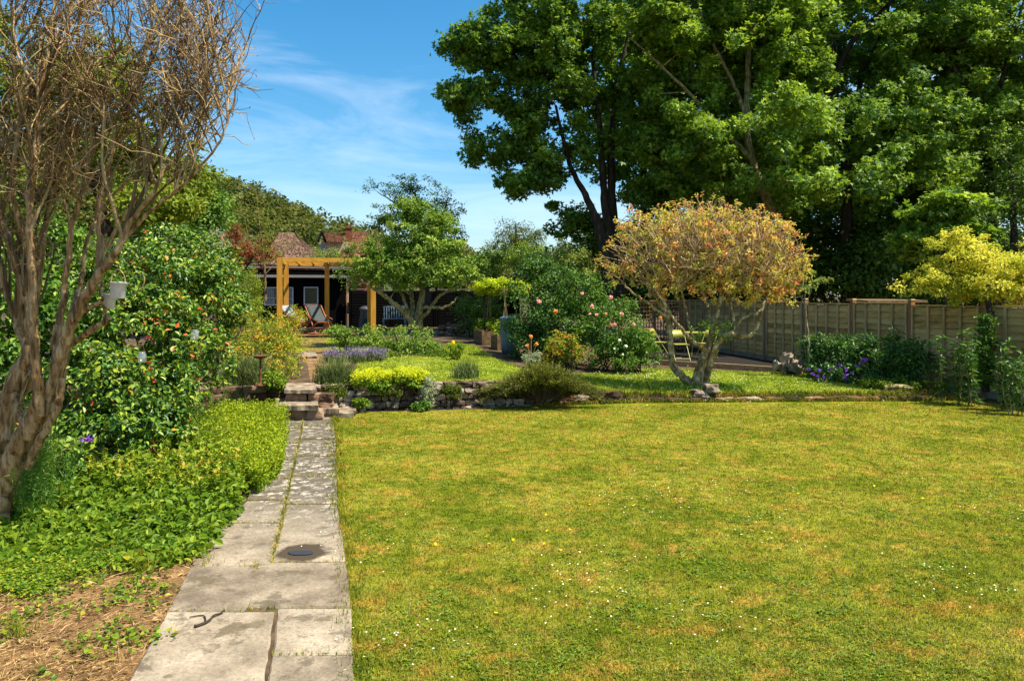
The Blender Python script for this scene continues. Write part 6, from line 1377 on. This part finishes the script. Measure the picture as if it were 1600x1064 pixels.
for px, py, n in ((165, 868, 160), (232, 893, 130), (95, 905, 60), (30, 1000, 60), (320, 885, 30)):
    b = G1(px, py); q = np.repeat(b[None], n, 0) + RNG.normal(0, .05, (n, 3)) * (1, 1, 0); mb.blades(q, hdir(n), RNG.uniform(.06, .17, n), .005, RNG.uniform(.3, 1.1, n), RNG.random(n) * .6)
stuff(mb.build('grass_tufts', M['grass']), 'a few loose tufts of grass growing in the bed edge', 'grass')
g = sample_px(260, DRY); n = len(g); mb = MB(); leaves_at(mb, g + np.array((0, 0, .02)), norm(hdir(n) + np.array((0, 0, .3))), .045, .028, up=1, out=.1, kind='leaf6', jit=.4); stuff(mb.build('dead_leaves', M['straw']), 'dead brown leaves lying over the straw', 'leaf litter')
# flower spikes by the twisted trunk
r = thing('buddleia_sprig', 'thin shrub sprig with two purple flower spikes behind the twisted trunk', 'flowering plant', G1(60, 760))
tb, mb = MB(), MB()
for a_, b_, c_ in (((50, 720), (70, 680), (86, 640)), ((70, 740), (105, 700), (136, 686))):
    p = curve([P(*a_, 6.6), P(*b_, 6.5), P(*c_, 6.4)], 4); tb.tube(p, .004, 5); k = 40; t = RNG.uniform(.8, 1.05, k)
    pos = p[-1] + (p[-1] - p[-3])[None] * RNG.uniform(-.5, .5, (k, 1)) + RNG.normal(0, .012, (k, 3)); leaves_at(mb, pos, norm(RNG.standard_normal((k, 3))), .022, .018, jit=1)
tb.build('stem', M['twig'], r); mb.build('flowers', M['pt_violet'], r)

# ------------------------------------------------------------------ the bare twisted tree in the foreground
YT = 6.2
root = thing('twisted_tree', 'old twisted many-trunked tree, almost leafless and full of twigs, at the near left', 'tree', P(6, 836, YT))
tr = MB(); ends = []
def limb(pts, grow=True, sides=11, rough=.035):
    a = np.array([P(q[0], q[1], q[2]) for q in pts]); rr = np.array([q[3] for q in pts]) * YT / F * np.interp([q[1] for q in pts], [450, 720], [.58, .78])
    pth = curve(a, 8, .006); r = np.interp(np.linspace(0, len(rr) - 1, len(pth)), np.arange(len(rr)), rr)
    tr.tube(pth, r, sides, a=RNG.random(), rough=rough)
    if grow:
        k0 = max(1, int(len(pth) * .45)); ends.append((pth[k0:], r[k0:]))
# (px, py, depth, radius in px)
limb([(2, 845, 6.2, 15), (3, 800, 6.2, 16), (8, 755, 6.2, 21), (28, 705, 6.15, 23), (56, 655, 6.1, 23), (80, 612, 6.05, 19), (96, 560, 6.0, 16), (108, 515, 5.95, 14), (130, 470, 5.9, 13), (158, 425, 5.85, 11), (182, 390, 5.8, 9), (205, 345, 5.8, 7), (240, 300, 5.7, 4.5), (272, 232, 5.75, 3.4), (318, 150, 5.65, 2.6), (322, 40, 5.7, 1.6)])
limb([(-18, 760, 6.3, 20), (-2, 700, 6.3, 20), (12, 640, 6.3, 21), (30, 585, 6.3, 22), (46, 555, 6.3, 20), (44, 520, 6.3, 14), (36, 460, 6.3, 12), (22, 400, 6.35, 11), (5, 350, 6.4, 10), (-10, 290, 6.4, 7)])
limb([(64, 648, 6.0, 13), (58, 600, 5.95, 11), (55, 540, 5.95, 10), (50, 470, 5.9, 10), (48, 400, 5.9, 9), (46, 330, 5.9, 8), (55, 250, 5.9, 6), (62, 160, 5.9, 5), (80, 40, 5.9, 4), (92, -90, 5.9, 2)])
limb([(92, 575, 6.05, 12), (88, 530, 6.1, 11), (96, 480, 6.15, 9), (104, 420, 6.2, 8), (112, 360, 6.2, 7), (130, 290, 6.2, 6), (150, 210, 6.2, 5), (172, 100, 6.2, 4), (180, -40, 6.2, 2)])
limb([(84, 600, 6.1, 12), (102, 545, 6.15, 10), (122, 530, 6.1, 8), (142, 517, 6.0, 7), (158, 506, 6.0, 7), (170, 496, 6.0, 6)], grow=False)
limb([(164, 500, 6.0, 5), (162, 480, 6.0, 4.5), (158, 455, 6.0, 4), (160, 440, 6.0, 3)], grow=False)
limb([(128, 485, 5.95, 7), (145, 478, 5.9, 5.5), (160, 468, 5.9, 4)], grow=False)
limb([(44, 545, 6.3, 12), (50, 490, 6.4, 11), (60, 440, 6.45, 11), (66, 380, 6.5, 9), (78, 320, 6.5, 7), (95, 250, 6.5, 5), (100, 120, 6.5, 4), (115, -60, 6.5, 2)])
limb([(20, 615, 6.2, 9), (38, 660, 6.1, 9), (60, 610, 6.0, 8), (48, 575, 6.1, 8)], grow=False)
limb([(10, 690, 6.25, 10), (14, 640, 6.35, 9), (34, 620, 6.4, 8), (50, 580, 6.4, 9), (30, 520, 6.45, 8), (14, 470, 6.5, 7), (-8, 420, 6.5, 6), (-30, 340, 6.5, 4)])
limb([(150, 440, 5.88, 8), (160, 390, 5.95, 7), (150, 340, 6.0, 6), (165, 280, 6.0, 5), (185, 200, 6.0, 4.5), (225, 90, 6.0, 3.5), (250, -50, 6.0, 2)])
limb([(110, 500, 6.0, 8), (128, 430, 6.2, 6), (138, 370, 6.3, 5), (175, 310, 6.4, 4), (240, 240, 6.4, 3.5), (290, 130, 6.4, 2.6), (340, 20, 6.4, 1.5)])
limb([(60, 420, 6.3, 8), (30, 350, 6.2, 7), (20, 270, 6.1, 6), (30, 180, 6.1, 5), (20, 60, 6.1, 4), (34, -80, 6.1, 2)])
limb([(158, 425, 5.85, 6), (212, 352, 5.8, 5), (282, 292, 5.75, 4), (345, 218, 5.7, 2.6), (376, 112, 5.7, 1.4)])
limb([(132, 468, 5.95, 5), (196, 332, 6.1, 4), (276, 252, 6.1, 3), (346, 172, 6.1, 2), (384, 70, 6.1, 1.2)])
limb([(96, 590, 6.0, 9), (88, 640, 6.0, 8), (62, 690, 6.05, 8), (44, 730, 6.1, 8)], grow=False)
tr.build('trunk', M['bark_warm'], root, smooth=True)
# twigs: limbs grow branches, branches grow twigs, twigs grow shoots, all reaching for the crown's outline
CX = [E(280, 230, 110, 90, 5.9, .7), E(180, 270, 150, 70, 5.9, .8), E(340, 130, 60, 90, 5.9, .6), E(150, 80, 215, 150, 6.0, 1.3), E(60, 180, 190, 150, 6.0, 1.3), E(250, 150, 125, 110, 5.9, 1.1), E(130, -80, 230, 130, 6.0, 1.3), E(300, 80, 85, 110, 5.9, .8)]
b1, b2, b3, bud = MB(), MB(), MB(), MB()
def sub(p, d, L, r, n=5, wob=.16, lift=.25):
    pts = [p]; d = norm(d); s = L / n
    for i in range(n):
        d = norm(d + RNG.normal(0, wob, 3) + np.array((0, 0, lift * s))); pts.append(pts[-1] + d * s)
    return np.array(pts)
def inside(p): return any((((p - c) / R) ** 2).sum() < 1.0 for c, R in CX)
branches = []
for pth, r in ends:
    for k in range(14):
        i = min(len(pth) - 1, int(len(pth) * RNG.random() ** .75)); d = norm(pth[min(i + 1, len(pth) - 1)] - pth[i - 1] + 1e-6)
        tgt, _ = in_ells(1, CX, .45); tv = tgt[0] - pth[i]; L = min(np.linalg.norm(tv), RNG.uniform(.5, 1.3))
        q = sub(pth[i], norm(tv) * .7 + d * .6 + np.array((0, 0, .35)), L, r[i], 7, .10, .3); rr = np.linspace(min(r[i] * .75, .016), .0055, len(q)); b1.tube(curve(q, 3), np.interp(np.linspace(0, 1, 22), np.linspace(0, 1, 8), rr), 6, a=RNG.random()); branches.append((q, rr))
for q, rr in branches:
    for k in range(7):
        t = RNG.uniform(.25, 1); i = t * (len(q) - 1); i0 = int(min(i, len(q) - 2)); p = q[i0] + (q[i0 + 1] - q[i0]) * (i - i0)
        d = norm(q[i0 + 1] - q[i0]); s = sub(p, d * .8 + RNG.normal(0, .6, 3) + np.array((.1, 0, .4)), RNG.uniform(.2, .6), 0, 6, .2, .6)
        if not inside(s[-1]) and RNG.random() < .8: continue
        b2.tube(curve(s, 2), np.linspace(.0058, .0026, 13), 4, a=RNG.random())
        for m_ in range(RNG.integers(4, 9)):
            j = RNG.integers(1, len(s)); u = sub(s[j], norm(s[j] - s[j - 1]) * .5 + RNG.normal(0, .8, 3) + np.array((0, 0, .2)), RNG.uniform(.06, .26), 0, 3, .3, .4)
            b2.tube(u, np.linspace(.0034, .0018, 4), 3, a=RNG.random())
            if RNG.random() < .35: bud.kites(u[-1:], norm(RNG.standard_normal((1, 3))), norm(RNG.standard_normal((1, 3))), RNG.uniform(.012, .03), .011, RNG.random(1))
b1.build('branch', M['twig'], root, smooth=True); b2.build('twig', M['twig'], root); bud.build('buds', M['lf_orange'], root)

# zinc pots hung in the twisted tree
def pot(c, s, tilt, label):
    r = thing('hanging_pot', label, 'pot', c, 'pale metal pots hung in the twisted tree')
    mb = MB(); mb.lathe([(0, -.5), (.40, -.5), (.42, -.48), (.46, .46), (.50, .48), (.50, .52), (.44, .52), (.43, .44), (.38, -.44), (0, -.45)], (0, 0, 0), 24)
    for i in range(len(mb.v)):
        v = mb.v[i] * s; ca, sa = math.cos(tilt), math.sin(tilt); mb.v[i] = np.stack((v[:, 0] * ca - v[:, 2] * sa, v[:, 1], v[:, 0] * sa + v[:, 2] * ca), 1) + c
    mb.build('pot_body', M['zinc'], r, smooth=True)
    e = s * .47; mb = MB(); mb.tube(curve([c + np.array((-e, 0, s * .4)), c + np.array((-e * .75, 0, s * .98)), c + np.array((0, 0, s * 1.32)), c + np.array((e * .75, 0, s * .98)), c + np.array((e, 0, s * .4))], 6), .0045, 6); mb.build('handle', M['rope'], r)
pot(P(184.5, 454, 5.75), .125, -.02, 'pale chalky metal pot with a rope handle, higher of two in the twisted tree')
pot(P(170, 471, 6.12), .115, -.18, 'lower pale metal pot tucked behind a cut branch of the twisted tree')
mb = MB(); mb.tube(curve([P(207, 462, 6.1), P(220, 452, 6.1), P(226, 438, 6.1), P(221, 425, 6.1)], 5), .004, 5); tag(mb.build('hoop', M['rope']), 'thin curved rope loop hanging beside the metal pots', 'rope')
